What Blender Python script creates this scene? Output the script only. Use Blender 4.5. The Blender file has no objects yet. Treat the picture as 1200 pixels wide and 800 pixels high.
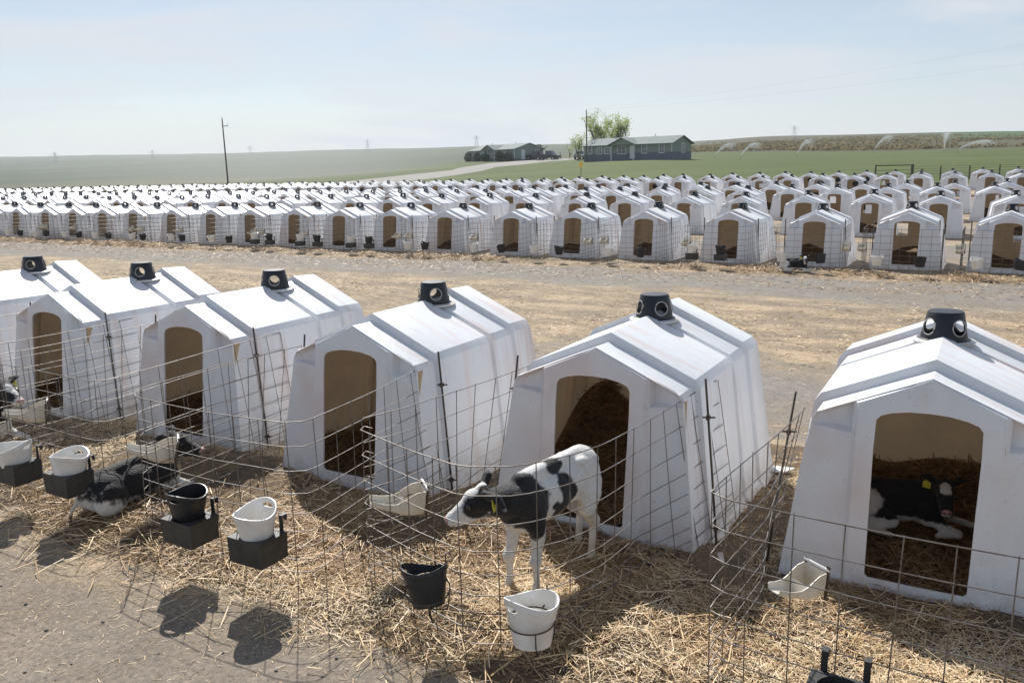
import bpy, bmesh, math, random
import numpy as np
from mathutils import Vector, Matrix, Euler
rnd = random.Random(7)
npr = np.random.RandomState(11)
R = math.radians
C = bpy.context.scene.collection
SC = bpy.context.scene

# ------------------------------------------------------------------ camera, sky, sun
F_PX, PITCH, ROLL, CAM_H = 972.0, R(11.72), R(-1.05), 2.49
cam = bpy.data.cameras.new('camera'); camo = bpy.data.objects.new('camera', cam); C.objects.link(camo)
cam.sensor_width = 36.0; cam.lens = F_PX / 1200 * 36; cam.clip_start = 0.05; cam.clip_end = 9000
camo.matrix_world = Matrix.Translation((0, 0, CAM_H)) @ Matrix.Rotation(R(90) - PITCH, 4, 'X') @ Matrix.Rotation(ROLL, 4, 'Z')
SC.camera = camo
SUN = Vector((-0.25, 1.0, 1.0)).normalized()          # towards the sun
w = bpy.data.worlds.new('World'); SC.world = w; w.use_nodes = True
nt = w.node_tree; nt.nodes.clear()
out = nt.nodes.new('ShaderNodeOutputWorld'); bg = nt.nodes.new('ShaderNodeBackground')
sky = nt.nodes.new('ShaderNodeTexSky'); sky.sky_type = 'NISHITA'; sky.sun_disc = False
sky.sun_elevation = math.asin(SUN.z); sky.sun_rotation = math.atan2(SUN.x, SUN.y)
sky.air_density = 1.0; sky.dust_density = 0.5; sky.ozone_density = 1.4; sky.altitude = 300
tc = nt.nodes.new('ShaderNodeTexCoord'); mp = nt.nodes.new('ShaderNodeMapping'); mp.inputs['Scale'].default_value = (1.2, 1.2, 7.0)
mp.inputs['Rotation'].default_value = (0.0, R(10), 0.3)
cl = nt.nodes.new('ShaderNodeTexNoise'); cl.inputs['Scale'].default_value = 2.3; cl.inputs['Detail'].default_value = 7; cl.inputs['Roughness'].default_value = .6
cl.inputs['Distortion'].default_value = .5
cr = nt.nodes.new('ShaderNodeMapRange'); cr.inputs['From Min'].default_value = .42; cr.inputs['From Max'].default_value = .66
cr.inputs['To Min'].default_value = .42; cr.inputs['To Max'].default_value = 1.0
mx = nt.nodes.new('ShaderNodeMix'); mx.data_type = 'RGBA'
mx.inputs[7].default_value = (7.5, 7.98, 8.6, 1)
L = nt.links.new
L(tc.outputs['Generated'], mp.inputs[0]); L(mp.outputs[0], cl.inputs['Vector']); L(cl.outputs[0], cr.inputs[0])
sx = nt.nodes.new('ShaderNodeSeparateXYZ'); L(tc.outputs['Generated'], sx.inputs[0])
def wmap(sock, a, b, c, d):
    n = nt.nodes.new('ShaderNodeMapRange'); n.interpolation_type = 'SMOOTHSTEP'
    L(sock, n.inputs[0])
    for i_, v_ in zip((1, 2, 3, 4), (a, b, c, d)): n.inputs[i_].default_value = v_
    return n.outputs[0]
def wmath(op, a, b):
    n = nt.nodes.new('ShaderNodeMath'); n.operation = op; L(a, n.inputs[0]); L(b, n.inputs[1]); return n.outputs[0]
veil = wmath('MULTIPLY', cr.outputs[0], wmap(sx.outputs[2], .20, .50, 1.0, .35))       # thin cloud veil, thinner overhead
low = wmap(sx.outputs[2], 0.0, .13, .92, .0)                                          # pale air at the horizon
L(wmath('MAXIMUM', veil, low), mx.inputs[0]); L(sky.outputs[0], mx.inputs[6]); L(mx.outputs[2], bg.inputs[0]); L(bg.outputs[0], out.inputs[0])
bg.inputs[1].default_value = 0.079
sun = bpy.data.lights.new('sun', 'SUN'); sun.energy = 5.0; sun.angle = R(0.55); sun.color = (1.0, .965, .905)
suno = bpy.data.objects.new('sun', sun); C.objects.link(suno); suno.rotation_euler = SUN.to_track_quat('Z', 'Y').to_euler()
SC.view_settings.view_transform = 'Standard'; SC.view_settings.look = 'None'; SC.view_settings.gamma = 1
SC.view_settings.exposure = 0.28
SC.render.engine = 'CYCLES'; SC.cycles.max_bounces = 14; SC.cycles.diffuse_bounces = 8

# ------------------------------------------------------------------ helpers
def tag(o, label=None, cat=None, group=None, kind=None):
    if label: o['label'] = label
    if cat: o['category'] = cat
    if group: o['group'] = group
    if kind: o['kind'] = kind
    return o
def mesh_obj(name, verts, faces, mat=None, parent=None, smooth=False):
    me = bpy.data.meshes.new(name); me.from_pydata([tuple(v) for v in verts], [], faces); me.update()
    return link(name, me, mat, parent, smooth)
def link(name, me, mat=None, parent=None, smooth=False):
    if mat:
        for m in (mat if isinstance(mat, (list, tuple)) else [mat]): me.materials.append(m)
    o = bpy.data.objects.new(name, me); C.objects.link(o)
    if parent is not None: o.parent = parent
    if smooth:
        me.polygons.foreach_set('use_smooth', [True] * len(me.polygons))
        if smooth != 'full': me.set_sharp_from_angle(angle=R(smooth if isinstance(smooth, (int, float)) and smooth > 1 else 35))
    return o
def bm_obj(name, bm, mat=None, parent=None, smooth=False):
    me = bpy.data.meshes.new(name); bm.to_mesh(me); bm.free()
    return link(name, me, mat, parent, smooth)
def empty(name, loc=(0, 0, 0), rz=0.0, label=None, cat=None, group=None):
    o = bpy.data.objects.new(name, None); C.objects.link(o); o.location = loc; o.rotation_euler = (0, 0, rz); o.empty_display_size = .1
    return tag(o, label, cat, group)
def dup(root, loc, rz, label=None, group=None, scale=None):
    r = root.copy(); C.objects.link(r); r.location = loc; r.rotation_euler = (0, 0, rz)
    if scale: r.scale = (scale,) * 3
    if label: r['label'] = label
    if group: r['group'] = group
    def rec(src, dst):
        for ch in list(src.children):
            c = ch.copy(); C.objects.link(c); c.parent = dst; rec(ch, c)
    rec(root, r)
    return r
def box(bm, c, s, rot=None):
    M = Matrix.Translation(c) @ (rot if rot else Matrix.Identity(4)) @ Matrix.Diagonal((s[0], s[1], s[2], 1))
    return bmesh.ops.create_cube(bm, size=1, matrix=M)
def tube(bm, pts, r, n=5, closed=False, cap=True):
    pts = [Vector(p) for p in pts]
    rings = []; N = len(pts)
    for i, p in enumerate(pts):
        if closed: d = pts[(i + 1) % N] - pts[i - 1]
        else: d = pts[min(i + 1, N - 1)] - pts[max(i - 1, 0)]
        if d.length < 1e-9: d = Vector((0, 0, 1))
        d.normalize()
        a = Vector((0, 0, 1)) if abs(d.z) < .9 else Vector((1, 0, 0))
        u = d.cross(a).normalized(); v = d.cross(u)
        rr = r[i] if isinstance(r, (list, tuple)) else r
        rings.append([bm.verts.new(p + (u * math.cos(2 * math.pi * k / n) + v * math.sin(2 * math.pi * k / n)) * rr) for k in range(n)])
    for i in range(N if closed else N - 1):
        a, b = rings[i], rings[(i + 1) % N]
        for k in range(n): bm.faces.new((a[k], a[(k + 1) % n], b[(k + 1) % n], b[k]))
    if cap and not closed and n > 2:
        bm.faces.new(rings[0][::-1]); bm.faces.new(rings[-1])
def bake(o):
    dg = bpy.context.evaluated_depsgraph_get(); dg.update()
    me = bpy.data.meshes.new_from_object(o.evaluated_get(dg)); o.modifiers.clear(); old = o.data; o.data = me; me.name = o.name
    bpy.data.meshes.remove(old); return o
ORD = 'first second third fourth fifth sixth seventh eighth ninth tenth eleventh twelfth thirteenth fourteenth fifteenth sixteenth seventeenth eighteenth nineteenth'.split()
TENS = {2: 'twent', 3: 'thirt', 4: 'fort', 5: 'fift', 6: 'sixt', 7: 'sevent', 8: 'eight', 9: 'ninet'}
def ordinal(n):
    if n < 20: return ORD[n - 1]
    t, u = divmod(n, 10)
    return TENS[t] + ('ieth' if u == 0 else 'y-' + ORD[u - 1])

# ------------------------------------------------------------------ materials
def mat(name, col, rough=.6, metal=0.0, var=0.0, scale=5.0, col2=None, bump=0.0, bscale=30.0, spec=.5, detail=5):
    m = bpy.data.materials.new(name); m.use_nodes = True; t = m.node_tree; b = t.nodes['Principled BSDF']
    b.inputs['Roughness'].default_value = rough; b.inputs['Metallic'].default_value = metal; b.inputs['Specular IOR Level'].default_value = spec
    b.inputs['Base Color'].default_value = (*col, 1)
    tcn = t.nodes.new('ShaderNodeTexCoord')
    if col2 or var:
        c2 = col2 or tuple(c * (1 - var) for c in col)
        n = t.nodes.new('ShaderNodeTexNoise'); n.inputs['Scale'].default_value = scale; n.inputs['Detail'].default_value = detail; n.inputs['Roughness'].default_value = .65
        r = t.nodes.new('ShaderNodeMapRange'); r.inputs['From Min'].default_value = .35; r.inputs['From Max'].default_value = .68
        x = t.nodes.new('ShaderNodeMix'); x.data_type = 'RGBA'; x.inputs[6].default_value = (*col, 1); x.inputs[7].default_value = (*c2, 1)
        t.links.new(tcn.outputs['Object'], n.inputs['Vector']); t.links.new(n.outputs[0], r.inputs[0]); t.links.new(r.outputs[0], x.inputs[0]); t.links.new(x.outputs[2], b.inputs['Base Color'])
    if bump:
        n2 = t.nodes.new('ShaderNodeTexNoise'); n2.inputs['Scale'].default_value = bscale; n2.inputs['Detail'].default_value = 6
        bu = t.nodes.new('ShaderNodeBump'); bu.inputs['Strength'].default_value = bump; bu.inputs['Distance'].default_value = .02
        t.links.new(tcn.outputs['Object'], n2.inputs['Vector']); t.links.new(n2.outputs[0], bu.inputs['Height']); t.links.new(bu.outputs[0], b.inputs['Normal'])
    return m
class NB:
    """tiny node builder"""
    def __init__(s, name):
        s.m = bpy.data.materials.new(name); s.m.use_nodes = True; s.t = s.m.node_tree; s.b = s.t.nodes['Principled BSDF']
        s.o = s.t.nodes['Material Output']; s.tc = s.t.nodes.new('ShaderNodeTexCoord')
    def put(s, sock, v):
        if isinstance(v, bpy.types.NodeSocket): s.t.links.new(v, sock)
        elif isinstance(v, (tuple, list)) and len(v) == 3 and sock.type == 'RGBA': sock.default_value = (*v, 1)
        else: sock.default_value = v
    def noise(s, scale, detail=5, rough=.6, vec=None, dist=0.0, which=0):
        n = s.t.nodes.new('ShaderNodeTexNoise'); n.inputs['Scale'].default_value = scale; n.inputs['Detail'].default_value = detail
        n.inputs['Roughness'].default_value = rough; n.inputs['Distortion'].default_value = dist
        s.put(n.inputs['Vector'], vec if vec is not None else s.tc.outputs['Object']); return n.outputs[which]
    def map(s, v, a, b, c=0.0, d=1.0, smooth=False):
        n = s.t.nodes.new('ShaderNodeMapRange')
        if smooth: n.interpolation_type = 'SMOOTHSTEP'
        for k, x in zip((0, 1, 2, 3, 4), (v, a, b, c, d)): s.put(n.inputs[k], x)
        return n.outputs[0]
    def mix(s, f, a, b):
        n = s.t.nodes.new('ShaderNodeMix'); n.data_type = 'RGBA'; s.put(n.inputs[0], f); s.put(n.inputs[6], a); s.put(n.inputs[7], b); return n.outputs[2]
    def mul_col(s, a, b, f=1.0):
        n = s.t.nodes.new('ShaderNodeMix'); n.data_type = 'RGBA'; n.blend_type = 'MULTIPLY'; s.put(n.inputs[0], f); s.put(n.inputs[6], a); s.put(n.inputs[7], b); return n.outputs[2]
    def math(s, op, a, b=0.0, c=0.0, clamp=False):
        n = s.t.nodes.new('ShaderNodeMath'); n.operation = op; n.use_clamp = clamp; s.put(n.inputs[0], a); s.put(n.inputs[1], b); s.put(n.inputs[2], c); return n.outputs[0]
    def mapping(s, vec=None, scale=(1, 1, 1), rot=(0, 0, 0), loc=(0, 0, 0)):
        n = s.t.nodes.new('ShaderNodeMapping'); s.put(n.inputs[0], vec if vec is not None else s.tc.outputs['Object'])
        n.inputs['Location'].default_value = loc; n.inputs['Rotation'].default_value = rot; n.inputs['Scale'].default_value = scale; return n.outputs[0]
    def sep(s, vec=None):
        n = s.t.nodes.new('ShaderNodeSeparateXYZ'); s.put(n.inputs[0], vec if vec is not None else s.tc.outputs['Object']); return n.outputs
    def bump(s, h, strength=.5, dist=.02, nrm=None):
        n = s.t.nodes.new('ShaderNodeBump'); n.inputs['Strength'].default_value = strength; n.inputs['Distance'].default_value = dist
        s.put(n.inputs['Height'], h)
        if nrm is not None: s.put(n.inputs['Normal'], nrm)
        return n.outputs[0]
    def attr(s, name, out='Fac'):
        n = s.t.nodes.new('ShaderNodeAttribute'); n.attribute_name = name; return n.outputs[out]

def m_plastic(name, base, inner=False):
    n = NB(name)
    info = n.t.nodes.new('ShaderNodeObjectInfo')
    vec = n.t.nodes.new('ShaderNodeVectorMath'); vec.operation = 'ADD'
    n.put(vec.inputs[0], n.tc.outputs['Object'])
    rv = n.t.nodes.new('ShaderNodeVectorMath'); rv.operation = 'SCALE'; rv.inputs[0].default_value = (13.1, 7.7, 3.3); n.put(rv.inputs['Scale'], info.outputs['Random']); n.put(vec.inputs[1], rv.outputs[0])
    V = vec.outputs[0]
    col = n.mix(n.map(n.noise(3, 6, .7, V), .4, .75), base, tuple(c * .94 for c in base))
    # rusty-pink and grey streaks down the sides
    mp = n.mapping(V, (1.0, 6.5, .5))
    st = n.map(n.noise(1.3, 3, .5, mp), .52, .70, 0, .55)
    col = n.mix(st, col, (.74, .56, .50))
    st2 = n.map(n.noise(2.2, 4, .6, n.mapping(V, (3, 9, .8), loc=(4, 2, 1))), .56, .74, 0, .22)
    col = n.mix(st2, col, (.52, .49, .44))
    # soil splashed on near the ground
    z = n.sep()[2]
    dirt = n.math('MULTIPLY', n.map(z, .0, .30, 1, 0), n.map(n.noise(9, 6, .7, V), .36, .66))
    col = n.mix(n.math('MULTIPLY', dirt, .78), col, (.42, .32, .22))
    sp = n.map(n.noise(60, 2, .5, V), .68, .74, 0, .5)
    col = n.mix(sp, col, (.42, .38, .32))
    n.put(n.b.inputs['Base Color'], col); n.b.inputs['Roughness'].default_value = .42; n.b.inputs['Specular IOR Level'].default_value = .4
    n.put(n.b.inputs['Normal'], n.bump(n.noise(16, 5, .55, V), .22, .012))
    tr = n.t.nodes.new('ShaderNodeBsdfTranslucent'); n.put(tr.inputs['Color'], col)
    ms = n.t.nodes.new('ShaderNodeMixShader'); ms.inputs[0].default_value = .09
    n.t.links.new(n.b.outputs[0], ms.inputs[1]); n.t.links.new(tr.outputs[0], ms.inputs[2]); n.t.links.new(ms.outputs[0], n.o.inputs[0])
    return n.m
M = {}
M['plastic'] = m_plastic('white_polyethylene', (.85, .865, .89))
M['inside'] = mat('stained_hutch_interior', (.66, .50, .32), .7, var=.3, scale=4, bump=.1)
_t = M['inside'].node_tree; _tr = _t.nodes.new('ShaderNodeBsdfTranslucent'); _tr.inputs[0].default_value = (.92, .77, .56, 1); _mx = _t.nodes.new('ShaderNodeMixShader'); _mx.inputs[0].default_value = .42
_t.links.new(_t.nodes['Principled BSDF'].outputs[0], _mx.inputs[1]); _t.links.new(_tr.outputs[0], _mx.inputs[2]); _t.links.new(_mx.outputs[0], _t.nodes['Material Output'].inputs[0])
M['black_plastic'] = mat('black_plastic', (.012, .015, .02), .42, var=.4, scale=8, bump=.05, spec=.5)
M['black_rubber'] = mat('dusty_black_rubber', (.018, .02, .021), .55, col2=(.05, .048, .044), scale=9, bump=.15)
M['white_plastic'] = mat('white_pail_plastic', (.80, .80, .79), .35, col2=(.66, .62, .55), scale=6, bump=.04)
M['cream_plastic'] = mat('cream_trough_plastic', (.70, .67, .60), .45, col2=(.50, .44, .34), scale=7, bump=.08)
M['wire'] = mat('galvanised_wire', (.25, .245, .24), .45, metal=.65, col2=(.13, .10, .075), scale=14)
M['rod'] = mat('dark_steel_rod', (.06, .06, .055), .5, metal=.6, col2=(.14, .10, .07), scale=20)
M['hole'] = mat('grey_pipe', (.42, .40, .37), .6)
M['wood_pole'] = mat('weathered_pole_wood', (.16, .13, .11), .8, var=.3, scale=3)
M['black'] = mat('hoof_black', (.02, .018, .016), .4)

# calf coat: colour per vertex attribute
def m_coat():
    n = NB('calf_coat')
    c = n.attr('coat', 'Color')
    v = n.map(n.noise(38, 7, .78, n.mapping(None, (1, 1, .5))), .3, .7, .82, 1.06)
    cc = n.t.nodes.new('ShaderNodeCombineXYZ')
    for i in range(3): n.put(cc.inputs[i], v)
    col = n.mul_col(c, cc.outputs[0])
    n.put(n.b.inputs['Base Color'], col); n.b.inputs['Roughness'].default_value = .62; n.b.inputs['Specular IOR Level'].default_value = .3
    n.b.inputs['Sheen Weight'].default_value = .12
    h = n.noise(130, 4, .6, n.mapping(None, (.35, 1, 1)))
    n.put(n.b.inputs['Normal'], n.bump(h, .9, .009, n.bump(n.noise(26, 5, .7), .55, .02)))
    return n.m
M['coat'] = m_coat()
def m_straw(name='straw', base=((.60, .405, .205), (.27, .155, .075), (.84, .68, .45)), dark=1.0):
    n = NB(name)
    a = n.attr('tone')
    r = n.t.nodes.new('ShaderNodeValToRGB'); n.put(r.inputs[0], a)
    e = r.color_ramp.elements
    e[0].position = 0; e[0].color = (*[c * dark for c in base[1]], 1); e[1].position = 1; e[1].color = (*[c * dark for c in base[2]], 1)
    k = e.new(.5); k.color = (*[c * dark for c in base[0]], 1)
    n.put(n.b.inputs['Base Color'], r.outputs[0]); n.b.inputs['Roughness'].default_value = .55; n.b.inputs['Specular IOR Level'].default_value = .35
    return n.m
M['straw'] = m_straw()
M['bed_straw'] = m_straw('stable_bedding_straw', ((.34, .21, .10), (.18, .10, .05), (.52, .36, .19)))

# ------------------------------------------------------------------ terrain
N_TAB = np.array([80., 120., 170., 300., 520., 900.])
U_TAB = np.array([-200., 0., 300., 600., 750., 900., 1200., 1400.])
E_TAB = np.array([
    [-18, -10, -4, 5, 15, 26], [-17, -10, -3, 6, 16, 26], [-17, -6, 0, 8, 18, 25.], [-19, 3, 11, 18, 24, 27.5],
    [-20, 7, 13, 19, 25, 28.], [-19, 3, 12, 23, 32.5, 31], [-19, 1, 10, 24, 31, 33.], [-19, 1, 10, 24, 31, 34.]])
def terrain(x, y):
    x = np.asarray(x, float); y = np.asarray(y, float)
    n = .5 * x + .866 * y
    d = np.clip(y - 8, 0, 130)
    k = np.where(x > 0, .0275, .0275 * .45)
    h0 = .0002 * x * np.minimum(d / 10, 1) - .00345 * d + .00854 * d * d / 100 + k * np.clip(x, -150, 150) * d / 100
    yy = np.maximum(y, 5.)
    u = 600 + 972 * .979 * x / yy
    u = np.where(y < 5, np.where(x > 0, 1400, -200), u)
    u = np.clip(u, -200, 1400)
    nn = np.clip(n, 80, 900)
    iu = np.clip(np.searchsorted(U_TAB, u, side='right') - 1, 0, len(U_TAB) - 2)
    fu = (u - U_TAB[iu]) / (U_TAB[iu + 1] - U_TAB[iu]); fu = fu * fu * (3 - 2 * fu)
    i_n = np.clip(np.searchsorted(N_TAB, nn, side='right') - 1, 0, len(N_TAB) - 2)
    fn = (nn - N_TAB[i_n]) / (N_TAB[i_n + 1] - N_TAB[i_n])
    e = (E_TAB[iu, i_n] * (1 - fn) + E_TAB[iu, i_n + 1] * fn) * (1 - fu) + (E_TAB[iu + 1, i_n] * (1 - fn) + E_TAB[iu + 1, i_n + 1] * fn) * fu
    # depth of the same bearing where n is clamped
    yc = np.where(n > 1, yy * nn / np.maximum(n, 1), yy)
    h1 = CAM_H + e * yc * .9588 / 972
    t = np.clip((n - 70) / 22, 0, 1); t = t * t * (3 - 2 * t)
    h = h0 * (1 - t) + h1 * t
    back = np.clip((8 - y) / 6, 0, 1)
    h = h * (1 - back)
    far = np.clip((n - 130) / 300, 0, 1)
    h = h + far * (1.6 * np.sin(x * .011 + 1.3) * np.sin(y * .009) + .5 * np.sin(x * .043) * np.sin(y * .031 + 2)) * .6
    return h
def tz(x, y): return float(terrain(x, y))
def axis(lo, hi, near, g, start):
    v = [start]; s = near
    while v[-1] < hi: v.append(v[-1] + s); s *= g
    a = [start]; s = near
    while a[-1] > lo: a.append(a[-1] - s); s *= g
    return np.array(sorted(set(v + a)))
_c, _s, _cr, _sr = math.cos(PITCH), math.sin(PITCH), math.cos(ROLL), math.sin(ROLL)
def hit(u, v, dz=0.0):
    """ground point seen at a pixel of the 1200 x 800 photograph"""
    X_, Y_ = u - 600, v - 400; x = X_ * _cr + Y_ * _sr; y = -X_ * _sr + Y_ * _cr
    d = Vector((x / F_PX, _c - y / F_PX * _s, -_s - y / F_PX * _c))
    t = 70.0; 
    while t < 1500:
        p = d * t + Vector((0, 0, CAM_H))
        if terrain(p.x, p.y) >= p.z: break
        t += .5
    return Vector((p.x, p.y, tz(p.x, p.y) + dz))
xs = axis(-3200, 3600, 1.0, 1.045, 0.0); ys = axis(-400, 4500, 1.0, 1.03, 8.0)
X, Y = np.meshgrid(xs, ys); Z = terrain(X, Y)
nx, ny = len(xs), len(ys)
V = np.stack([X.ravel(), Y.ravel(), Z.ravel()], 1)
fi = np.array([(j * nx + i, j * nx + i + 1, (j + 1) * nx + i + 1, (j + 1) * nx + i) for j in range(ny - 1) for i in range(nx - 1)])
ground = mesh_obj('ground', V.tolist(), fi.tolist(), None, None, 'full')
# cover masks on the sheet
def sst(v, a, b): t = np.clip((v - a) / (b - a), 0, 1); return t * t * (3 - 2 * t)
n_ = .5 * X + .866 * Y; U = 600 + 972 * .979 * X / np.maximum(Y, 5)
def mask(name, arr):
    at = ground.data.attributes.new(name, 'FLOAT', 'POINT'); at.data.foreach_set('value', arr.ravel().astype(np.float32))
E_ = (Z - CAM_H) * 972 / .9588 / np.maximum(Y, 5)
_lu = [(300, 212), (350, 209), (400, 205.5), (480, 198), (545, 190.5), (640, 184.5), (700, 183.5), (830, 179), (900, 178.5), (1000, 178), (1100, 176), (1199, 173)]
_ln = [(.5 * q.x + .866 * q.y) for q in (hit(a_, b_) for a_, b_ in _lu)]
print('lawn', [round(v) for v in _ln])
lawn_far = np.interp(U, [a_ for a_, b_ in _lu], _ln)
left_fade = np.interp(U, [260, 340], [0, 1])
veg = sst(n_, 71, 75)
mask('veg', veg)
mask('lawn', veg * (1 - sst(n_, lawn_far - 5, lawn_far + 6)) * left_fade)
mask('sage', sst(U, 770, 860) * sst(n_, lawn_far - 2, lawn_far + 12) * (1 - sst(n_, 300, 420) * sst(U, 1060, 1150)))
mask('crop', sst(U, 1030, 1150) * sst(n_, 300, 420))
mask('hillU', np.clip(U / 1200, -1, 2))

def m_ground():
    n = NB('yard_and_fields')
    P = n.tc.outputs['Object']; s = n.sep()
    rowN = n.math('ADD', n.math('MULTIPLY', s[0], .5), n.math('MULTIPLY', s[1], .866))        # distance across the rows
    warp = n.math('MULTIPLY', n.math('SUBTRACT', n.noise(.22, 4, .6), .5), 3.0)
    rn = n.math('ADD', rowN, warp)
    lanes = n.mapping(P, (1, 1, 1), (0, 0, R(30)))                                        # turned so that x runs along the rows
    along = n.mapping(lanes, (.42, 1.1, 1))
    fine = n.noise(38, 8, .72); mid = n.noise(5.5, 6, .65); big = n.noise(.7, 4, .6)
    dirt = n.mix(n.map(n.noise(26, 9, .82), .40, .60), (.125, .094, .068), (.385, .315, .242))
    dirt = n.mix(n.map(mid, .38, .68, 0, .55), dirt, (.215, .175, .14))
    gravel = n.mix(n.map(n.noise(48, 7, .85), .38, .63), (.105, .096, .088), (.36, .33, .295))
    gravel = n.mix(n.map(n.noise(9, 5, .6), .45, .72, 0, .6), gravel, (.36, .31, .25))
    # packed grey wheel tracks, straw between
    def band(c, hw, soft): return n.math('SUBTRACT', 1.0, n.map(n.math('ABSOLUTE', n.math('SUBTRACT', rn, c)), hw, hw + soft, 0, 1, True), 0, clamp=True)
    g = n.math('MAXIMUM', band(17.7, 1.3, .9), n.math('MAXIMUM', band(9.2, 1.3, 1.0), n.math('MULTIPLY', band(1.2, 2.0, 1.2), .35)))
    g = n.math('MAXIMUM', g, n.math('MAXIMUM', band(26.4, 1.4, .9), n.math('MAXIMUM', band(35, 1.4, .8), band(51.5, 3.4, 1))))
    g = n.math('MULTIPLY', g, n.map(n.noise(.9, 5, .65, along), .30, .52))
    col = n.mix(g, dirt, gravel)
    # chopped straw trodden into the surface
    sf = n.noise(75, 5, .75, n.mapping(lanes, (.6, 1.3, 1)), 1.2)
    sb = n.noise(1.5, 6, .68, along)
    st = n.math('MAXIMUM', band(13.2, 2.7, 1.3), n.math('MAXIMUM', band(20.6, .9, .7), n.math('MAXIMUM', band(29, 1.1, .8), n.math('MAXIMUM', band(38, 3, 1), n.math('MAXIMUM', band(45, 3, 2), band(64, 7, 2))))))
    st = n.math('MAXIMUM', st, band(5.2, 2.1, 1.0))
    amount = n.math('MULTIPLY', n.math('ADD', n.math('MULTIPLY', st, .62), .10), n.map(sb, .34, .62, .25, 1.0))
    spot = n.map(n.math('ADD', sf, n.math('MULTIPLY', amount, .36)), .60, .70)
    spot = n.math('MULTIPLY', spot, n.math('ADD', n.math('MULTIPLY', amount, .95), .12), 0, clamp=True)
    scol = n.mix(n.map(n.noise(22, 4, .6), .35, .65), (.44, .315, .19), (.62, .50, .345))
    col = n.mix(spot, col, scol)
    # dark spots (pebbles, droppings)
    peb = n.t.nodes.new('ShaderNodeTexVoronoi'); peb.inputs['Scale'].default_value = 12; n.put(peb.inputs['Vector'], P)
    pm = n.math('MULTIPLY', n.map(peb.outputs['Distance'], .08, .14, 1, 0), n.map(n.noise(1.7, 3, .5), .56, .66))
    col = n.mix(n.math('MULTIPLY', pm, .7), col, (.07, .06, .05))
    p2 = n.t.nodes.new('ShaderNodeTexVoronoi'); p2.inputs['Scale'].default_value = 34; n.put(p2.inputs['Vector'], P)
    col = n.mix(n.math('MULTIPLY', n.map(p2.outputs['Distance'], .14, .26, 1, 0), n.map(n.noise(14, 2, .5), .50, .57, 0, .85)), col, (.07, .06, .05))
    col = n.mix(n.math('MULTIPLY', n.map(p2.outputs['Distance'], .12, .2, 1, 0), n.map(n.noise(17, 2, .5, n.mapping(P, loc=(5, 3, 0))), .54, .60, 0, .85)), col, (.56, .50, .43))
    col = n.mix(n.map(n.noise(2.1, 5, .6), .40, .66, 0, .35), col, n.mul_col(col, (.62, .60, .58)))
    # vegetation
    far = n.noise(.02, 6, .6); g1 = n.noise(.11, 8, .7, n.mapping(P, (.35, 1.2, 1))); g2 = n.noise(2.4, 5, .7)
    lawn = n.mix(n.map(g1, .3, .7), (.036, .068, .012), (.100, .124, .030))
    lawn = n.mix(n.map(g2, .4, .7, 0, .35), lawn, (.13, .135, .045))
    sage = n.mix(n.map(n.noise(.12, 8, .78), .38, .62), (.050, .058, .030), (.110, .094, .060))
    sage = n.mix(n.map(n.noise(.05, 5, .7), .5, .68, 0, .7), sage, (.105, .12, .05))
    crop = n.mix(n.map(far, .35, .65), (.038, .085, .028), (.065, .115, .038))
    hill = n.mix(n.map(n.noise(.006, 7, .62, n.mapping(P, (.5, 1.3, 1))), .35, .66), (.044, .068, .040), (.086, .104, .062))
    hill = n.mix(n.map(n.noise(.035, 5, .6, n.mapping(P, (.35, 1.6, 1))), .5, .7, 0, .5), hill, (.16, .15, .10))
    rough = n.mix(n.map(n.noise(.6, 6, .7), .4, .65), (.12, .11, .065), (.17, .15, .10))
    wild = n.mix(n.map(rn, 95, 150), rough, hill)
    wild = n.mix(n.attr('sage'), wild, sage); wild = n.mix(n.attr('crop'), wild, crop); wild = n.mix(n.attr('lawn'), wild, lawn)
    col = n.mix(n.attr('veg'), col, wild)
    n.put(n.b.inputs['Base Color'], col); n.b.inputs['Roughness'].default_value = .9; n.b.inputs['Specular IOR Level'].default_value = .2
    h = n.math('ADD', n.math('MULTIPLY', fine, .35), n.math('ADD', n.math('MULTIPLY', mid, 1.0), n.math('MULTIPLY', spot, .25)))
    n.put(n.b.inputs['Normal'], n.bump(h, .6, .03))
    return n.m
ground.data.materials.append(m_ground()); ground['kind'] = 'structure'

# gravel driveway to the houses
def at(u, y, dz=0):
    x = (u - 600) / 972 * .979 * y
    return Vector((x, y, tz(x, y) + dz))
def strip(name, pts, widths, m, lift=.05, seg=90, cross=7):
    P = []
    for i in range(seg + 1):
        t = i / seg * (len(pts) - 1); k = min(int(t), len(pts) - 2); f = t - k
        p0 = pts[max(k - 1, 0)]; p1 = pts[k]; p2 = pts[k + 1]; p3 = pts[min(k + 2, len(pts) - 1)]
        q = [0.5 * ((2 * p1[c]) + (-p0[c] + p2[c]) * f + (2 * p0[c] - 5 * p1[c] + 4 * p2[c] - p3[c]) * f * f + (-p0[c] + 3 * p1[c] - 3 * p2[c] + p3[c]) * f ** 3) for c in (0, 1)]
        P.append((q, widths[k] * (1 - f) + widths[k + 1] * f))
    vs, fs = [], []
    for i, (q, wd) in enumerate(P):
        a = P[min(i + 1, seg)][0]; b = P[max(i - 1, 0)][0]
        d = Vector((a[0] - b[0], a[1] - b[1])).normalized(); nn = Vector((-d.y, d.x))
        for j in range(cross):
            o = (j / (cross - 1) - .5) * wd * (1 + .06 * math.sin(i * 1.3))
            x, y = q[0] + nn.x * o, q[1] + nn.y * o
            vs.append((x, y, tz(x, y) + lift + (0 if 0 < j < cross - 1 else -.3)))
    for i in range(seg):
        for j in range(cross - 1): fs.append((i * cross + j, i * cross + j + 1, (i + 1) * cross + j + 1, (i + 1) * cross + j))
    return mesh_obj(name, vs, fs, m, None, 'full')
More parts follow.
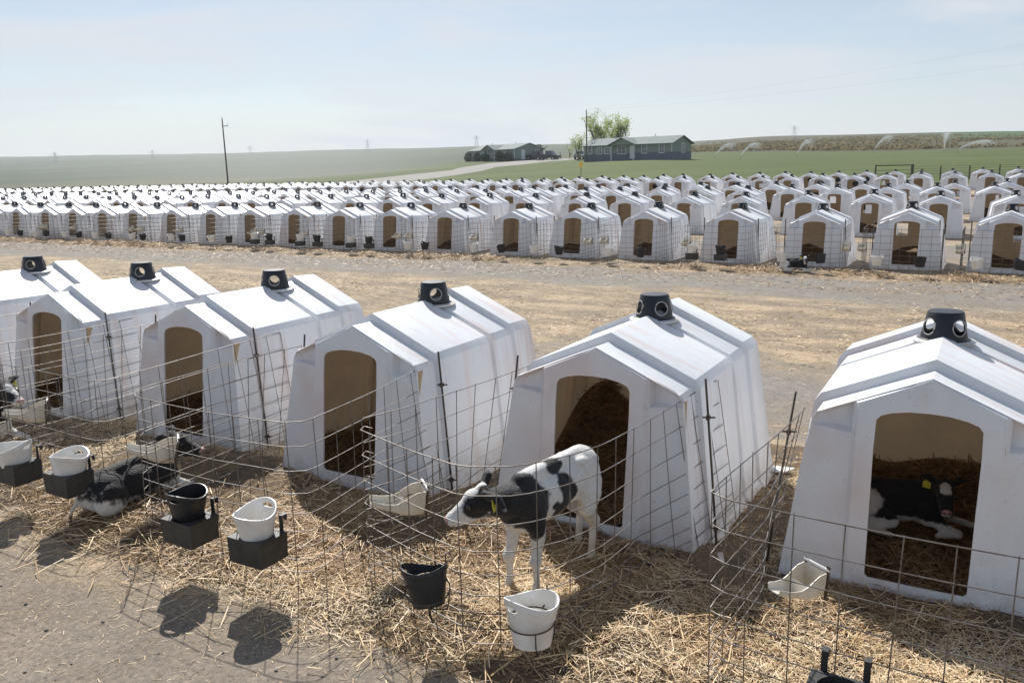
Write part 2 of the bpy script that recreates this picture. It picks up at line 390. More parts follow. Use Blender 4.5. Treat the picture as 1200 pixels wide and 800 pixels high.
M['gravel'] = mat('driveway_gravel', (.24, .225, .21), .95, col2=(.33, .31, .28), scale=.9, bump=.2, detail=8)
def two_edges(name, up, lo, m, lift=.06, sub=8, cross=6):
    def poly(P):
        P = [hit(*p) for p in P]; out = []
        for a, b in zip(P, P[1:]):
            for k in range(sub): out.append(a.lerp(b, k / sub))
        return out + [P[-1]]
    A, B = poly(up), poly(lo); vs, fs = [], []
    for i, (a, b) in enumerate(zip(A, B)):
        for j in range(cross + 1):
            q = a.lerp(b, j / cross); e_ = 0 if 0 < j < cross else -.25
            w_ = .25 * math.sin(i * .9 + j) if j in (0, cross) else 0
            vs.append((q.x + w_, q.y + w_, tz(q.x + w_, q.y + w_) + lift + e_))
    for i in range(len(A) - 1):
        for j in range(cross): a = i * (cross + 1) + j; fs.append((a, a + 1, a + cross + 2, a + cross + 1))
    return mesh_obj(name, vs, fs, m, None, 'full')
tag(two_edges('driveway', [(395, 213.5), (430, 209.5), (480, 204), (530, 199), (575, 190.8), (600, 188.8), (640, 186.6), (672, 185.5), (692, 185.6)],
              [(395, 220), (430, 218.5), (480, 213), (530, 207), (566, 202), (600, 194.5), (640, 190), (672, 187.6), (692, 187.2)], M['gravel'], .10), kind='structure')

# ------------------------------------------------------------------ calf hutch
WE, HE, TE, TA, HA, WB = .613, 1.05, .108, .13, 1.32, .752
def gable(x): return HA - (HA - HE) * abs(x) / WE
def front_pt(x, z, d=0.0): return (x, TE * z / HE + (TA - TE) * max(0, (z - HE) / (HA - HE)) + d, z)
def build_shell():
    vs, fs = [], []
    def v(p): vs.append(tuple(p)); return len(vs) - 1
    def q(*a): fs.append(tuple(a))
    rings_def = [  # y base, y eave, y ridge, raise, widen
        (.0, TE, TA, 0, 0), (.27, .35, .37, 0, 0), (.278, .362, .382, .062, .034), (1.07, 1.10, 1.12, .066, .034), (1.078, 1.106, 1.126, .018, .006),
        (1.145, 1.165, 1.185, .018, .006), (1.152, 1.172, 1.192, .068, .034), (1.50, 1.47, 1.49, .068, .034), (1.508, 1.478, 1.498, .118, .062), (1.92, 1.785, 1.80, .105, .056)]
    rings = []
    for k, (yb, ye, yr, up, wd) in enumerate(rings_def):
        flare = .035 if k > 0 else 0
        side = []
        for sx in (-1, 1):
            col = []
            col.append(v((sx * (WB + wd + flare), yb, 0)))
            col.append(v((sx * (WB + wd - .006), yb + .004, .05)))
            zs = .55
            col.append(v((sx * (WB - (WB - WE) * zs / HE + wd + .004), yb + (ye - yb) * zs / HE, zs)))
            col.append(v((sx * (WE + wd + .004), ye - .001, HE - .03 + up * .6)))
            col.append(v((sx * (WE + wd * .6 - .02), ye + .001, HE + .012 + up * .8)))
            side.append(col)
        rid = v((0, yr, HA + up - (.006 if k else 0)))
        rings.append((side, rid))
    for k in range(len(rings) - 1):
        (sa, ra), (sb, rb) = rings[k], rings[k + 1]
        for si in (0, 1):
            a, b = sa[si] + [ra], sb[si] + [rb]
            for j in range(len(a) - 1):
                f = (a[j], a[j + 1], b[j + 1], b[j])
                q(*(f if si == 0 else f[::-1]))
    # back wall
    (s, rr) = rings[-1]
    l, r_ = s
    for j in range(4): q(l[j], l[j + 1], r_[j + 1], r_[j])
    q(l[4], rr, r_[4])
    # front face, both halves
    (s0, r0) = rings[0]
    DW = [(0, 1.128), (.10, 1.124), (.19, 1.108), (.244, 1.088), (.266, 1.060), (.270, .90), (.266, .60), (.264, .35), (.262, .16), (.245, .143), (0, .140)]
    for si, sx in ((0, -1), (1, 1)):
        col = s0[si]
        D = -.030
        def fp(x, z, d=0.0): return v(front_pt(sx * x, z, d))
        def Q(*a): q(*(a if sx > 0 else a[::-1]))
        dv = [fp(x, z, D) for x, z in DW]
        bx, bx2 = .365, .395
        ct = [fp(0, gable(0) - .012, D)] + [fp(x, gable(x) - .012, D) for x in (.10, .18, .25)] + [fp(bx, gable(bx) - .012, D)] + [fp(bx, z, D) for z in (.90, .60, .35, .16)] + [fp(bx + .004, 0.0, D), fp(0, 0, D)]
        for j in range(len(dv) - 1): Q(dv[j], dv[j + 1], ct[j + 1], ct[j])
        # gable rim back to the roof edge
        top = [r0] + [fp(x, gable(x)) for x in (.10, .18, .25, bx, bx2)]
        for j in range(4): Q(ct[j], ct[j + 1], top[j + 1], top[j])
        # facet between centre panel and wing
        zf = (.96, .90, .60, .35, .16, 0)
        f2 = [fp(bx2, z) for z in zf]
        pk = ct[4]
        c5 = fp(bx, .96, D)
        Q(ct[4], c5, f2[0], top[5]); Q(ct[4], top[5], top[4])
        cc = [c5] + ct[5:9] + [ct[9]]
        for j in range(5): Q(cc[j], cc[j + 1], f2[j + 1], f2[j])
        q(*( (ct[4], ct[5], c5) if sx > 0 else (ct[4], c5, ct[5])))
        # wing
        ex = lambda z: WB - (WB - WE) * z / HE
        w_in = f2; w_out = [fp(ex(.985), .985), fp(ex(.90), .90), col[2], fp(ex(.35), .35), col[1], col[0]]
        for j in range(5): Q(w_in[j], w_in[j + 1], w_out[j + 1], w_out[j])
        # scooped pocket under the eave
        b0 = fp(bx2 + .01, .975, .075); b1 = fp(.56, .992, .045); t1 = fp(.56, gable(.56) - .032, .045); t0 = fp(bx2 + .01, gable(bx2) - .040, .075)
        ge = fp(.56, gable(.56))
        Q(f2[0], w_out[0], b1, b0)              # ledge
        Q(b0, b1, t1, t0)                       # back
        Q(t0, t1, ge, top[5])                   # underside of the lip
        Q(f2[0], b0, t0, top[5])
        Q(w_out[0], col[3], col[4], b1); Q(b1, col[4], t1); Q(t1, col[4], ge)
    me = bpy.data.meshes.new('shell'); me.from_pydata(vs, [], fs); me.update()
    bm = bmesh.new(); bm.from_mesh(me); bmesh.ops.remove_doubles(bm, verts=bm.verts, dist=.0008)
    bmesh.ops.recalc_face_normals(bm, faces=bm.faces)
    ed = [e for e in bm.edges if len(e.link_faces) == 2 and e.calc_face_angle(0) > R(24)]
    bmesh.ops.bevel(bm, geom=ed, offset=.005, segments=2, affect='EDGES', profile=.5, clamp_overlap=True)
    bm.to_mesh(me); bm.free()
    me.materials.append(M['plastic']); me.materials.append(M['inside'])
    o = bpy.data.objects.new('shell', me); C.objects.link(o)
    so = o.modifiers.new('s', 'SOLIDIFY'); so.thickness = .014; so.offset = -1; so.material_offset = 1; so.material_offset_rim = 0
    bake(o)
    for p_ in o.data.polygons:
        c_ = p_.center
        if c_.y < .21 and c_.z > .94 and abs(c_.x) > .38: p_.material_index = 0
    o.data.polygons.foreach_set('use_smooth', [True] * len(o.data.polygons)); o.data.set_sharp_from_angle(angle=R(40))
    return o
def lathe(bm, prof, n=28, c=(0, 0, 0), rim=None):
    rings = []
    for r, z in prof:
        ring = []
        for k in range(n):
            a = 2 * math.pi * k / n
            rr, zz = r, z
            if rim: rr, zz = rim(r, z, a)
            ring.append(bm.verts.new((c[0] + rr * math.cos(a), c[1] + rr * math.sin(a), c[2] + zz)))
        rings.append(ring)
    for a, b in zip(rings, rings[1:]):
        for k in range(n): bm.faces.new((a[k], a[(k + 1) % n], b[(k + 1) % n], b[k]))
    return rings
def build_cap():
    bm = bmesh.new()
    prof = [(.150, 0), (.150, .008), (.132, .014), (.102, .165), (.096, .172), (0.0001, .176), (0.0001, .170), (.094, .165), (.126, .006), (.126, 0)]
    rs = lathe(bm, prof, 40)
    a, b = rs[-1], rs[0]
    for k in range(40): bm.faces.new((a[k], a[(k + 1) % 40], b[(k + 1) % 40], b[k]))
    bmesh.ops.remove_doubles(bm, verts=bm.verts, dist=.0004)
    bmesh.ops.recalc_face_normals(bm, faces=bm.faces)
    cap = bm_obj('vent_cap', bm, M['black_plastic'])
    cut = bmesh.new()
    for k in range(2):
        Mx = Matrix.Translation((0, 0, .085)) @ Matrix.Rotation(R(45 + 90 * k), 4, 'Z') @ Matrix.Rotation(R(90), 4, 'X')
        bmesh.ops.create_cone(cut, cap_ends=True, segments=24, radius1=.047, radius2=.047, depth=.5, matrix=Mx)
        if k == 0:
            c0 = bm_obj('cut', cut, None); cut = bmesh.new()
    c1 = bm_obj('cut', cut, None)
    for c in (c0, c1):
        b = cap.modifiers.new('b', 'BOOLEAN'); b.object = c; b.operation = 'DIFFERENCE'; b.solver = 'EXACT'
    bake(cap)
    for c in (c0, c1): bpy.data.objects.remove(c)
    cap.data.polygons.foreach_set('use_smooth', [True] * len(cap.data.polygons)); cap.data.set_sharp_from_angle(angle=R(30))
    return cap
hutch0 = empty('calf_hutch')
shell = build_shell(); shell.parent = hutch0
cap = build_cap(); cap.parent = hutch0; cap.location = (0, 1.235, HA + .014); cap.scale = (1.08, 1.08, 1.12)
bm = bmesh.new(); lathe(bm, [(.175, -.010), (.178, .0), (.150, .008), (.11, .012)], 32, (0, 0, 0))
fl = bm_obj('cap_flange', bm, M['plastic'], cap, 30); fl.location = (0, 0, 0)
for k_ in range(4):
    bm = bmesh.new(); a_ = R(45 + 90 * k_); u_ = Vector((math.cos(a_), math.sin(a_), .19)).normalized(); c_ = Vector((math.cos(a_) * .1165, math.sin(a_) * .1165, .085))
    s_ = Vector((-math.sin(a_), math.cos(a_), 0)); v_ = s_.cross(u_)
    tube(bm, [c_ + (s_ * math.cos(q_ * math.pi / 12) + v_ * math.sin(q_ * math.pi / 12)) * .047 for q_ in range(24)], .0035, 6, closed=True)
    bm_obj('hole_rim', bm, M['hole'], cap, 'full')

A0 = R(-30)
ca, sa = math.cos(A0), math.sin(A0)
NEAR = {'A': (-4.86, 8.41), 'B': (-3.06, 7.41), 'C': (-1.31, 6.25), 'D': (.49, 5.29), 'E': (2.25, 4.31)}
def W(h, lx, ly, lz=0.0):
    x0, y0 = NEAR[h] if isinstance(h, str) else h
    return Vector((x0 + lx * ca - ly * sa, y0 + lx * sa + ly * ca, lz))
near_labels = {'A': 'white calf hutch second from the left in the near row, a white trough in front of its right corner',
               'B': 'white calf hutch behind the lying calf and the cream trough in the near row',
               'C': 'white calf hutch with dark straw behind its doorway, directly left of the standing calf',
               'D': 'white calf hutch right behind the standing calf, with piled straw inside its doorway',
               'E': 'large white calf hutch at the right edge with a black and white calf lying inside'}
near_labels['A'] = 'white calf hutch in the near row showing a narrow brown doorway, second from the left'
YAW = {'A': -31.6, 'B': -31, 'C': -30.1, 'D': -30.2, 'E': -29.8}
hutch0.location = W('D', 0, 0); hutch0.rotation_euler = (0, 0, R(YAW['D']))
tag(hutch0, near_labels['D'], 'calf hutch', 'calf hutches in the near row')
for k in 'ABCE': dup(hutch0, W(k, 0, 0), R(YAW[k]), near_labels[k])
dup(hutch0, (-6.66, 9.42, 0), R(-31), 'white calf hutch cut off by the left edge in the near row')

flanges = []
for (x_, y_, a_) in ((.84, .02, 20), (.87, 1.86, -25), (-.82, .03, -15)):
    bm = bmesh.new(); bmesh.ops.create_cube(bm, size=1, matrix=Matrix.Translation((x_, y_, .035)) @ Matrix.Rotation(R(a_), 4, 'Z') @ Matrix.Rotation(R(-10), 4, 'Y') @ Matrix.Diagonal((.19, .17, .010, 1)))
    bmesh.ops.bevel(bm, geom=bm.edges[:], offset=.004, segments=1, affect='EDGES')
    flanges.append(bm_obj('base_flange', bm, M['plastic'], None))
# variant with an open rear window
def cut_window(src, x0, x1, z0, z1):
    o = src.copy(); o.data = src.data.copy(); C.objects.link(o); o.parent = None
    cut = bmesh.new(); box(cut, ((x0 + x1) / 2, 1.9, (z0 + z1) / 2), (x1 - x0, .5, z1 - z0))
    c = bm_obj('cut', cut); b = o.modifiers.new('b', 'BOOLEAN'); b.object = c; b.operation = 'DIFFERENCE'; b.solver = 'EXACT'; bake(o); bpy.data.objects.remove(c)
    o.data.polygons.foreach_set('use_smooth', [True] * len(o.data.polygons)); o.data.set_sharp_from_angle(angle=R(40))
    me = o.data; bpy.data.objects.remove(o); return me
shell_vars = [shell.data, cut_window(shell, .06, .34, .62, .98), cut_window(shell, -.36, -.10, .66, .96)]
# far rows: n = distance across, o = offset, s = spacing, count to the left
ROWS = {1: (21.49, .39, 2.126, 21), 2: (30.43, .80, 2.221, 27), 3: (38.09, .07, 2.011, 36), 4: (43.33, .43, 2.03, 40), 5: (58.9, 1.55, 1.95, 56), 6: (66.8, 1.22, 1.951, 64)}
def proj_u(x, y): return 600 + 972 * .979 * x / y
front_row = []; back_rows = []; beds = []
RN = {1: 'first', 2: 'second', 3: 'third', 4: 'fourth', 5: 'fifth', 6: 'sixth'}
SEEN = {1: [1183.4, 1064.5, 956, 855, 755.7, 672.6, 600.5, 522.1, 457.9, 398.9, 343.8, 294.4, 247.7, 201, 157.4, 119.9, 85.8, 54.3, 20],
        2: [1193.5, 1101.6, 1020.8, 942.9, 866.4, 802.5, 733, 675.3, 610.5, 555.9, 502.5, 455, 411, 370, 330.6, 294.4, 261.1, 225.3, 193.8, 164],
        3: [1165.5, 1098, 1039, 979.6, 924.5, 868, 820, 770, 717, 675, 633], 4: [1181, 1118, 1060, 1010, 954, 904, 856.8, 814.8, 772],
        5: [1198.8, 1161, 1118, 1077, 1038, 998.9, 960, 923.6], 6: [1193.5, 1151.5, 1116, 1079, 1048, 1013, 979.6, 947, 915.8, 885.6, 855, 827, 797]}
for r, (n, o, s, cnt) in ROWS.items():
    k = 0
    i = -2
    while True:
        t = o - i * s + rnd.uniform(-.12, .12)
        if 0 <= i < len(SEEN[r]):       # hutches measured one by one
            q_ = (SEEN[r][i] - 597.3) / 972; t = (q_ * (.979 * .866 * (n + .13) + .24) - .5 * (n + .13)) / (.866 + .979 * .5 * q_)
        x = n * .5 + t * ca; y = n * .866 + t * sa
        dn = rnd.uniform(-.06, .06); x += dn * .5; y += dn * .866
        u = proj_u(x, y)
        i += 1
        if u > 1235: continue
        if u < -42: break
        k += 1
        yaw = -30 + rnd.uniform(-3.2, 3.2)
        if r == 1: front_row.append((x, y, yaw, k))
        if r >= 5: back_rows.append((x, y, yaw, k, r))
        lab = 'white calf hutch in the %s row beyond the lane, %s from the right edge' % (RN[r], ordinal(k))
        hh = dup(hutch0, (x, y, tz(x, y) - .015), R(yaw), lab, 'calf hutches in the far block', scale=rnd.uniform(.985, 1.02))
        hh.rotation_euler = (R(rnd.uniform(-1.3, 1.3)), R(rnd.uniform(-1.2, 1.2)), R(yaw))
        pw = .55 if x > 6 else .15
        if rnd.random() < pw:
            for ch in hh.children:
                if ch.name.startswith('shell'): ch.data = shell_vars[rnd.choice((1, 2))]
        beds.append((x, y, yaw))

for f_ in flanges: f_.parent = hutch0          # only this hutch shows its foot plates
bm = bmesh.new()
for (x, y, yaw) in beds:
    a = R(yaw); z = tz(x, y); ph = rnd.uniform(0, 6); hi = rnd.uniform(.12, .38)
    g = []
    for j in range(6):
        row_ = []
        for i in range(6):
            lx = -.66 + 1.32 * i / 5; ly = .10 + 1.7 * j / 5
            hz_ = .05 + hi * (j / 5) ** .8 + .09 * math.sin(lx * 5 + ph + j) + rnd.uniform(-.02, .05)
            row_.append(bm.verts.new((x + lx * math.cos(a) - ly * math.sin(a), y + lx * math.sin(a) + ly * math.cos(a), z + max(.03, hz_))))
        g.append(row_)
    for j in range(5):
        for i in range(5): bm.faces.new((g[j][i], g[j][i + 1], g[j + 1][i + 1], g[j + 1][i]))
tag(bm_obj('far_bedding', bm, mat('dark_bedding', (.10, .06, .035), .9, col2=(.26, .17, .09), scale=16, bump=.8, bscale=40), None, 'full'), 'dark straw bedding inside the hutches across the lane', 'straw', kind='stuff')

# ------------------------------------------------------------------ wire pens
HZ = [1.03, .875, .72, .575, .445, .33, .23, .145, .06]
def resample(P, step):
    P = [Vector(p) for p in P]; L_ = [0]
    for a, b in zip(P, P[1:]): L_.append(L_[-1] + (b - a).length)
    n = max(2, round(L_[-1] / step)); out = []
    for i in range(n + 1):
        d = L_[-1] * i / n; k = 0
        while k < len(P) - 2 and L_[k + 1] < d: k += 1
        f = (d - L_[k]) / max(1e-6, L_[k + 1] - L_[k]); out.append(P[k].lerp(P[k + 1], min(1, f)))
    return out
def rounded(P, r=.10):
    out = [Vector(P[0])]
    for i in range(1, len(P) - 1):
        a, b, c = Vector(P[i - 1]), Vector(P[i]), Vector(P[i + 1])
        ra = min(r, (a - b).length * .45); rc = min(r, (c - b).length * .45)
        p = b + (a - b).normalized() * ra; q_ = b + (c - b).normalized() * rc
        for t in (0, .33, .66, 1): out.append(p.lerp(b, t).lerp(b.lerp(q_, t), t))
    out.append(Vector(P[-1])); return out
def panel(path, name, parent, rw=.0030, step=.2, hooks=False, wob=.008, sides=5, seed=0):
    rr = random.Random(seed); bm = bmesh.new()
    path = rounded([Vector((p[0], p[1], 0)) for p in path], .055)
    fine = resample(path, .10)
    ph = [rr.uniform(0, 6) for _ in range(6)]
    def off(s, z): return Vector((wob * math.sin(3.1 * s + ph[0] + z * 2), wob * math.sin(2.3 * s + ph[1] + z * 1.7), wob * .9 * math.sin(2.7 * s + ph[2]) * (z > .02)))
    for h in HZ:
        pts = [p + Vector((0, 0, h)) + off(i * .1, h) + Vector((math.copysign(.17, p.x) * min(1, max(0, (p.y + .45) / .5)) * (1 - h / 1.05), 0, 0)) for i, p in enumerate(fine)]
        if hooks:
            d = (pts[-1] - pts[-2]).normalized(); e = pts[-1]
            pts += [e + d * .07, e + d * .12 + Vector((.02, .05, .0)), e + d * .10 + Vector((.05, .07, -.01))]
        tube(bm, pts, rw * (1.15 if h > 1 else 1), sides, cap=False)
    L_ = len(fine) - 1
    def fl(p, z):
        g = min(1, max(0, (p.y + .45) / .5)); return Vector((math.copysign(.17, p.x) * g * (1 - z / 1.05), 0, 0))
    nst = max(2, round(L_ * .1 / step))
    for j in range(nst + 1):
        s = j * L_ / nst; i0 = min(int(s), L_ - 1); f = s - i0
        b = fine[i0].lerp(fine[i0 + 1], f)
        lean = Vector((rr.uniform(-.01, .01), rr.uniform(-.01, .01), 0))
        pts = [b + Vector((0, 0, z)) + off(s * .1, z) + lean * z + fl(b, z) for z in (.0, .35, .7, 1.034)]
        tube(bm, pts, rw, sides, cap=False)
    return bm_obj(name, bm, M['wire'], parent, 'full')
def post(x, y, parent, h=1.15, lean=(0, 0)):
    bm = bmesh.new(); tube(bm, [(x, y, -.05), (x + lean[0] * .5, y + lean[1] * .5, h * .5), (x + lean[0], y + lean[1], h)], .0078, 6)
    p = bm_obj('post', bm, M['rod'], parent, 'full')
    bm = bmesh.new()
    for z in (h * .78, .16):
        xx, yy = x + lean[0] * z / h, y + lean[1] * z / h
        tube(bm, [(xx - .035, yy - .01, z), (xx + .045, yy + .01, z + .004)], .006, 5)
        box(bm, (xx, yy, z), (.022, .03, .03))
    bm_obj('clip', bm, M['rod'], p)
    return p
def pen(h, path, label, seed, hooks=False, posts=((.84, .22), (-.84, .30)), lefts=None):
    e = empty('wire_pen', W(h, 0, 0), A0, label, 'pen fence', 'wire pens in front of the near hutches')
    panel(path, 'wire_panel', e, hooks=hooks, seed=seed)
    if lefts: panel(lefts, 'wire_panel', e, seed=seed + 50)
    for i, (px, py) in enumerate(posts): post(px, py, e, lean=(-.13 if px > 0 else .12, .05))
    return e
std = [(.74, .62), (.82, -1.27), (-.72, -1.33), (-.86, .45)]
# open U of pen C as seen: right side, corner, front to the left, left side
pen('B', [(.66, .62), (.80, -1.26), (.70, -1.33), (-.78, -1.33), (-.88, -1.2), (-.84, .45)], 'wire pen around the lying calf, two black bucket boxes hooked on its front', 2)
pen('C', [(.54, .62), (.80, -1.26), (.68, -1.34), (.12, -1.37), (-.74, -1.32), (-.86, -1.15), (-.84, .42)], 'wire pen with a black pail and a white pail seated in boxes on its front', 3)
pen('D', [(.66, .69), (.50, -.92), (.42, -1.18), (.27, -1.43), (.02, -1.55), (-.35, -1.45), (-.80, -1.29)], 'bent wire pen around the standing calf with loose curled wire ends', 4, hooks=True,
    lefts=[(-.74, .53), (-.88, -.85), (-.97, -1.12)])
pen('E', [(-.68, .28), (-.80, -1.34), (-.70, -1.37), (.40, -1.42), (1.6, -1.46)], 'wire pen at the right edge in front of the hutch with the resting calf', 5, posts=((-.85, .12),))
pen('A', [(.66, .62), (.80, -1.26), (.70, -1.33), (-.78, -1.33), (-.88, -1.2), (-.84, .45)], 'wire pen around the partly hidden calf at the left edge', 6)

# ------------------------------------------------------------------ pails, boxes, troughs
def pail_mesh(name, m, top=.128, bot=.092, h=.215, hole=True):
    bm = bmesh.new()
    def rim(r, z, a):
        k = max(0, z / h)
        return r * (1 + .03 * math.cos(2 * a) * k), z + .017 * (k ** 4) * (math.cos(a) ** 2 * 2 - 1) + .012 * (k ** 4) * math.cos(a) 
    prof = [(.0001, 0), (bot, 0), (top - .002, h - .03), (top + .004, h - .026), (top + .004, h), (top - .004, h), (top - .008, h - .03), (bot - .005, .008), (.0001, .008)]
    lathe(bm, prof, 36, rim=rim); bmesh.ops.remove_doubles(bm, verts=bm.verts, dist=.0004); bmesh.ops.recalc_face_normals(bm, faces=bm.faces)
    o = bm_obj(name, bm, m)
    if hole:
        cut = bmesh.new()
        Mx = Matrix.Translation((.11, 0, h - .02)) @ Matrix.Rotation(R(80), 4, 'Y') @ Matrix.Diagonal((.014, .042, .10, 1))
        bmesh.ops.create_cone(cut, cap_ends=True, segments=16, radius1=1, radius2=1, depth=1, matrix=Mx)
        c = bm_obj('cut', cut); b = o.modifiers.new('b', 'BOOLEAN'); b.object = c; b.operation = 'DIFFERENCE'; b.solver = 'EXACT'; bake(o); bpy.data.objects.remove(c)
    o.data.polygons.foreach_set('use_smooth', [True] * len(o.data.polygons)); o.data.set_sharp_from_angle(angle=R(32))
    return o
white_pail = pail_mesh('pail', M['white_plastic']); black_pail = pail_mesh('pail', M['black_plastic'])
white_pail.hide_render = False
_first = {}
def place_pail(kind, loc, rz, tilt, label, group, scale=1.0):
    src = white_pail if kind == 'w' else black_pail
    o = src if kind not in _first else src.copy()
    if kind in _first: C.objects.link(o)
    _first[kind] = 1
    o.location = loc; o.rotation_euler = Euler((tilt[0], tilt[1], rz)); o.scale = (scale,) * 3
    o['label'] = label; o['category'] = 'pail'; o['group'] = group
    return o
def box_holder():
    e = empty('bucket_box')
    bm = bmesh.new()
    L_, Wd, H_ = .27, .215, .155
    # open-bottomed box with a round hole in the top
    N_ = 32; ro = .098
    zt = H_ / 2
    circ = [bm.verts.new((ro * math.cos(2 * math.pi * k / N_), ro * math.sin(2 * math.pi * k / N_), zt)) for k in range(N_)]
    low = [bm.verts.new((ro * math.cos(2 * math.pi * k / N_), ro * math.sin(2 * math.pi * k / N_), zt - .03)) for k in range(N_)]
    def sq(k):
        a = 2 * math.pi * k / N_; c, s = math.cos(a), math.sin(a)
        f = min(L_ / 2 / max(abs(c), 1e-6), Wd / 2 / max(abs(s), 1e-6)); return c * f, s * f
    outr = [bm.verts.new((*sq(k), zt)) for k in range(N_)]
    outb = [bm.verts.new((sq(k)[0] * .97, sq(k)[1] * .97, -H_ / 2)) for k in range(N_)]
    for k in range(N_):
        j = (k + 1) % N_
        bm.faces.new((circ[k], outr[k], outr[j], circ[j])); bm.faces.new((low[k], circ[k], circ[j], low[j])); bm.faces.new((outr[k], outb[k], outb[j], outr[j]))
    # put vertices exactly on the box corners
    for ring, kx in ((outr, 1), (outb, .97)):
        for sx in (-1, 1):
            for sy in (-1, 1):
                v = min(ring, key=lambda v: (v.co.x - sx * L_ / 2 * kx) ** 2 + (v.co.y - sy * Wd / 2 * kx) ** 2); v.co.x = sx * L_ / 2 * kx; v.co.y = sy * Wd / 2 * kx
    bmesh.ops.recalc_face_normals(bm, faces=bm.faces)
    bm_obj('box_body', bm, M['black_rubber'], e, 25)
    for sx in (-1, 1):
        bm = bmesh.new()
        box(bm, (sx * .085, Wd / 2 + .006, .10), (.028, .006, .13)); box(bm, (sx * .085, Wd / 2 + .022, .168), (.028, .04, .006)); box(bm, (sx * .085, Wd / 2 + .040, .15), (.028, .006, .04))
        bm_obj('hook', bm, M['black_rubber'], e)
    return e
bh0 = box_holder(); used_bh = []
def place_box(h, lx, ly, z, label, rz=0, grp='bucket boxes hooked on the near pens'):
    loc = W(h, lx, ly, z); 
    if not used_bh:
        bh0.location = loc; bh0.rotation_euler = (0, 0, A0 + rz); tag(bh0, label, 'bucket holder', grp); used_bh.append(1); return bh0
    return dup(bh0, loc, A0 + rz, label, grp)
GP = 'pails on the near pens'
place_box('C', .65, -1.56, .33, 'black bucket box holding a white pail, right of the box with the black pail')
place_pail('w', W('C', .65, -1.56, .36), A0 + R(95), (R(2), R(-3)), 'white pail with a handle hole sitting in the black box right of the black pail', GP, .95)
place_box('C', .07, -1.57, .33, 'black bucket box holding a black pail, beside the lying calf')
place_pail('b', W('C', .05, -1.56, .365), A0 + R(-80), (R(-3), R(2)), 'black pail seated in a black box on the pen of the third hutch', GP, .94)
place_box('B', .70, -1.56, .33, 'black bucket box under a low white pail left of the lying calf')
place_pail('w', W('B', .70, -1.56, .32), A0 + R(120), (R(4), R(5)), 'white scoop shaped pail in the black box left of the lying calf', GP)
place_box('B', .12, -1.60, .33, 'black bucket box cut off by the left edge of the photo')
place_pail('w', W('B', .12, -1.60, .32), A0 + R(20), (R(3), R(-3)), 'white pail in the black box cut off by the left edge', GP)
place_box('E', -.17, -1.54, .28, 'black bucket box with two upright hooks at the bottom edge, right side')
place_pail('b', W('E', -.17, -1.54, .155), A0, (0, 0), 'black pail sunk in the box at the bottom right edge', GP, .92)
# box behind the left edge
place_pail('b', W('D', -.16, -1.62, .27), A0 + R(200), (R(14), R(10)), 'black pail hanging tilted from the front wires of the standing calf pen', GP, .92)
place_pail('w', W('D', .42, -1.56, .19), A0 + R(250), (R(5), R(-4)), 'white pail in a wire ring hanging in front of the standing calf', GP, 1.04)
def wire_holder(loc, rz, label, top=.118, h=.20, tilt=(0, 0)):
    bm = bmesh.new(); n = 28
    ring = [(top * math.cos(2 * math.pi * k / n), top * math.sin(2 * math.pi * k / n), h * .62) for k in range(n)]
    tube(bm, ring, .0042, 5, closed=True)
    for a in (-.9, .35, 2.3):
        tube(bm, [(top * math.cos(a), top * math.sin(a), h * .62), (top * .93 * math.cos(a), top * .93 * math.sin(a), h * .2), (top * .8 * math.cos(a + .1), top * .8 * math.sin(a + .1), -.012), (0, 0, -.014)], .0038, 5)
    tube(bm, [(0, top, h * .62), (0, top + .05, h * .66), (0, top + .06, h * 1.12), (0, top + .09, h * 1.05)], .0042, 5)
    o = bm_obj('pail_ring', bm, M['rod'], None, 'full'); o.location = loc; o.rotation_euler = Euler((tilt[0], tilt[1], rz))
    tag(o, label, 'pail ring', 'wire rings holding pails'); return o
wire_holder(W('D', .42, -1.56, .19), A0, 'rusty wire ring around the white pail in front of the standing calf', tilt=(R(4), 0))
wire_holder(W('D', -.16, -1.62, .26), A0, 'dark wire ring carrying the tilted black pail', top=.116, tilt=(R(14), R(8)))

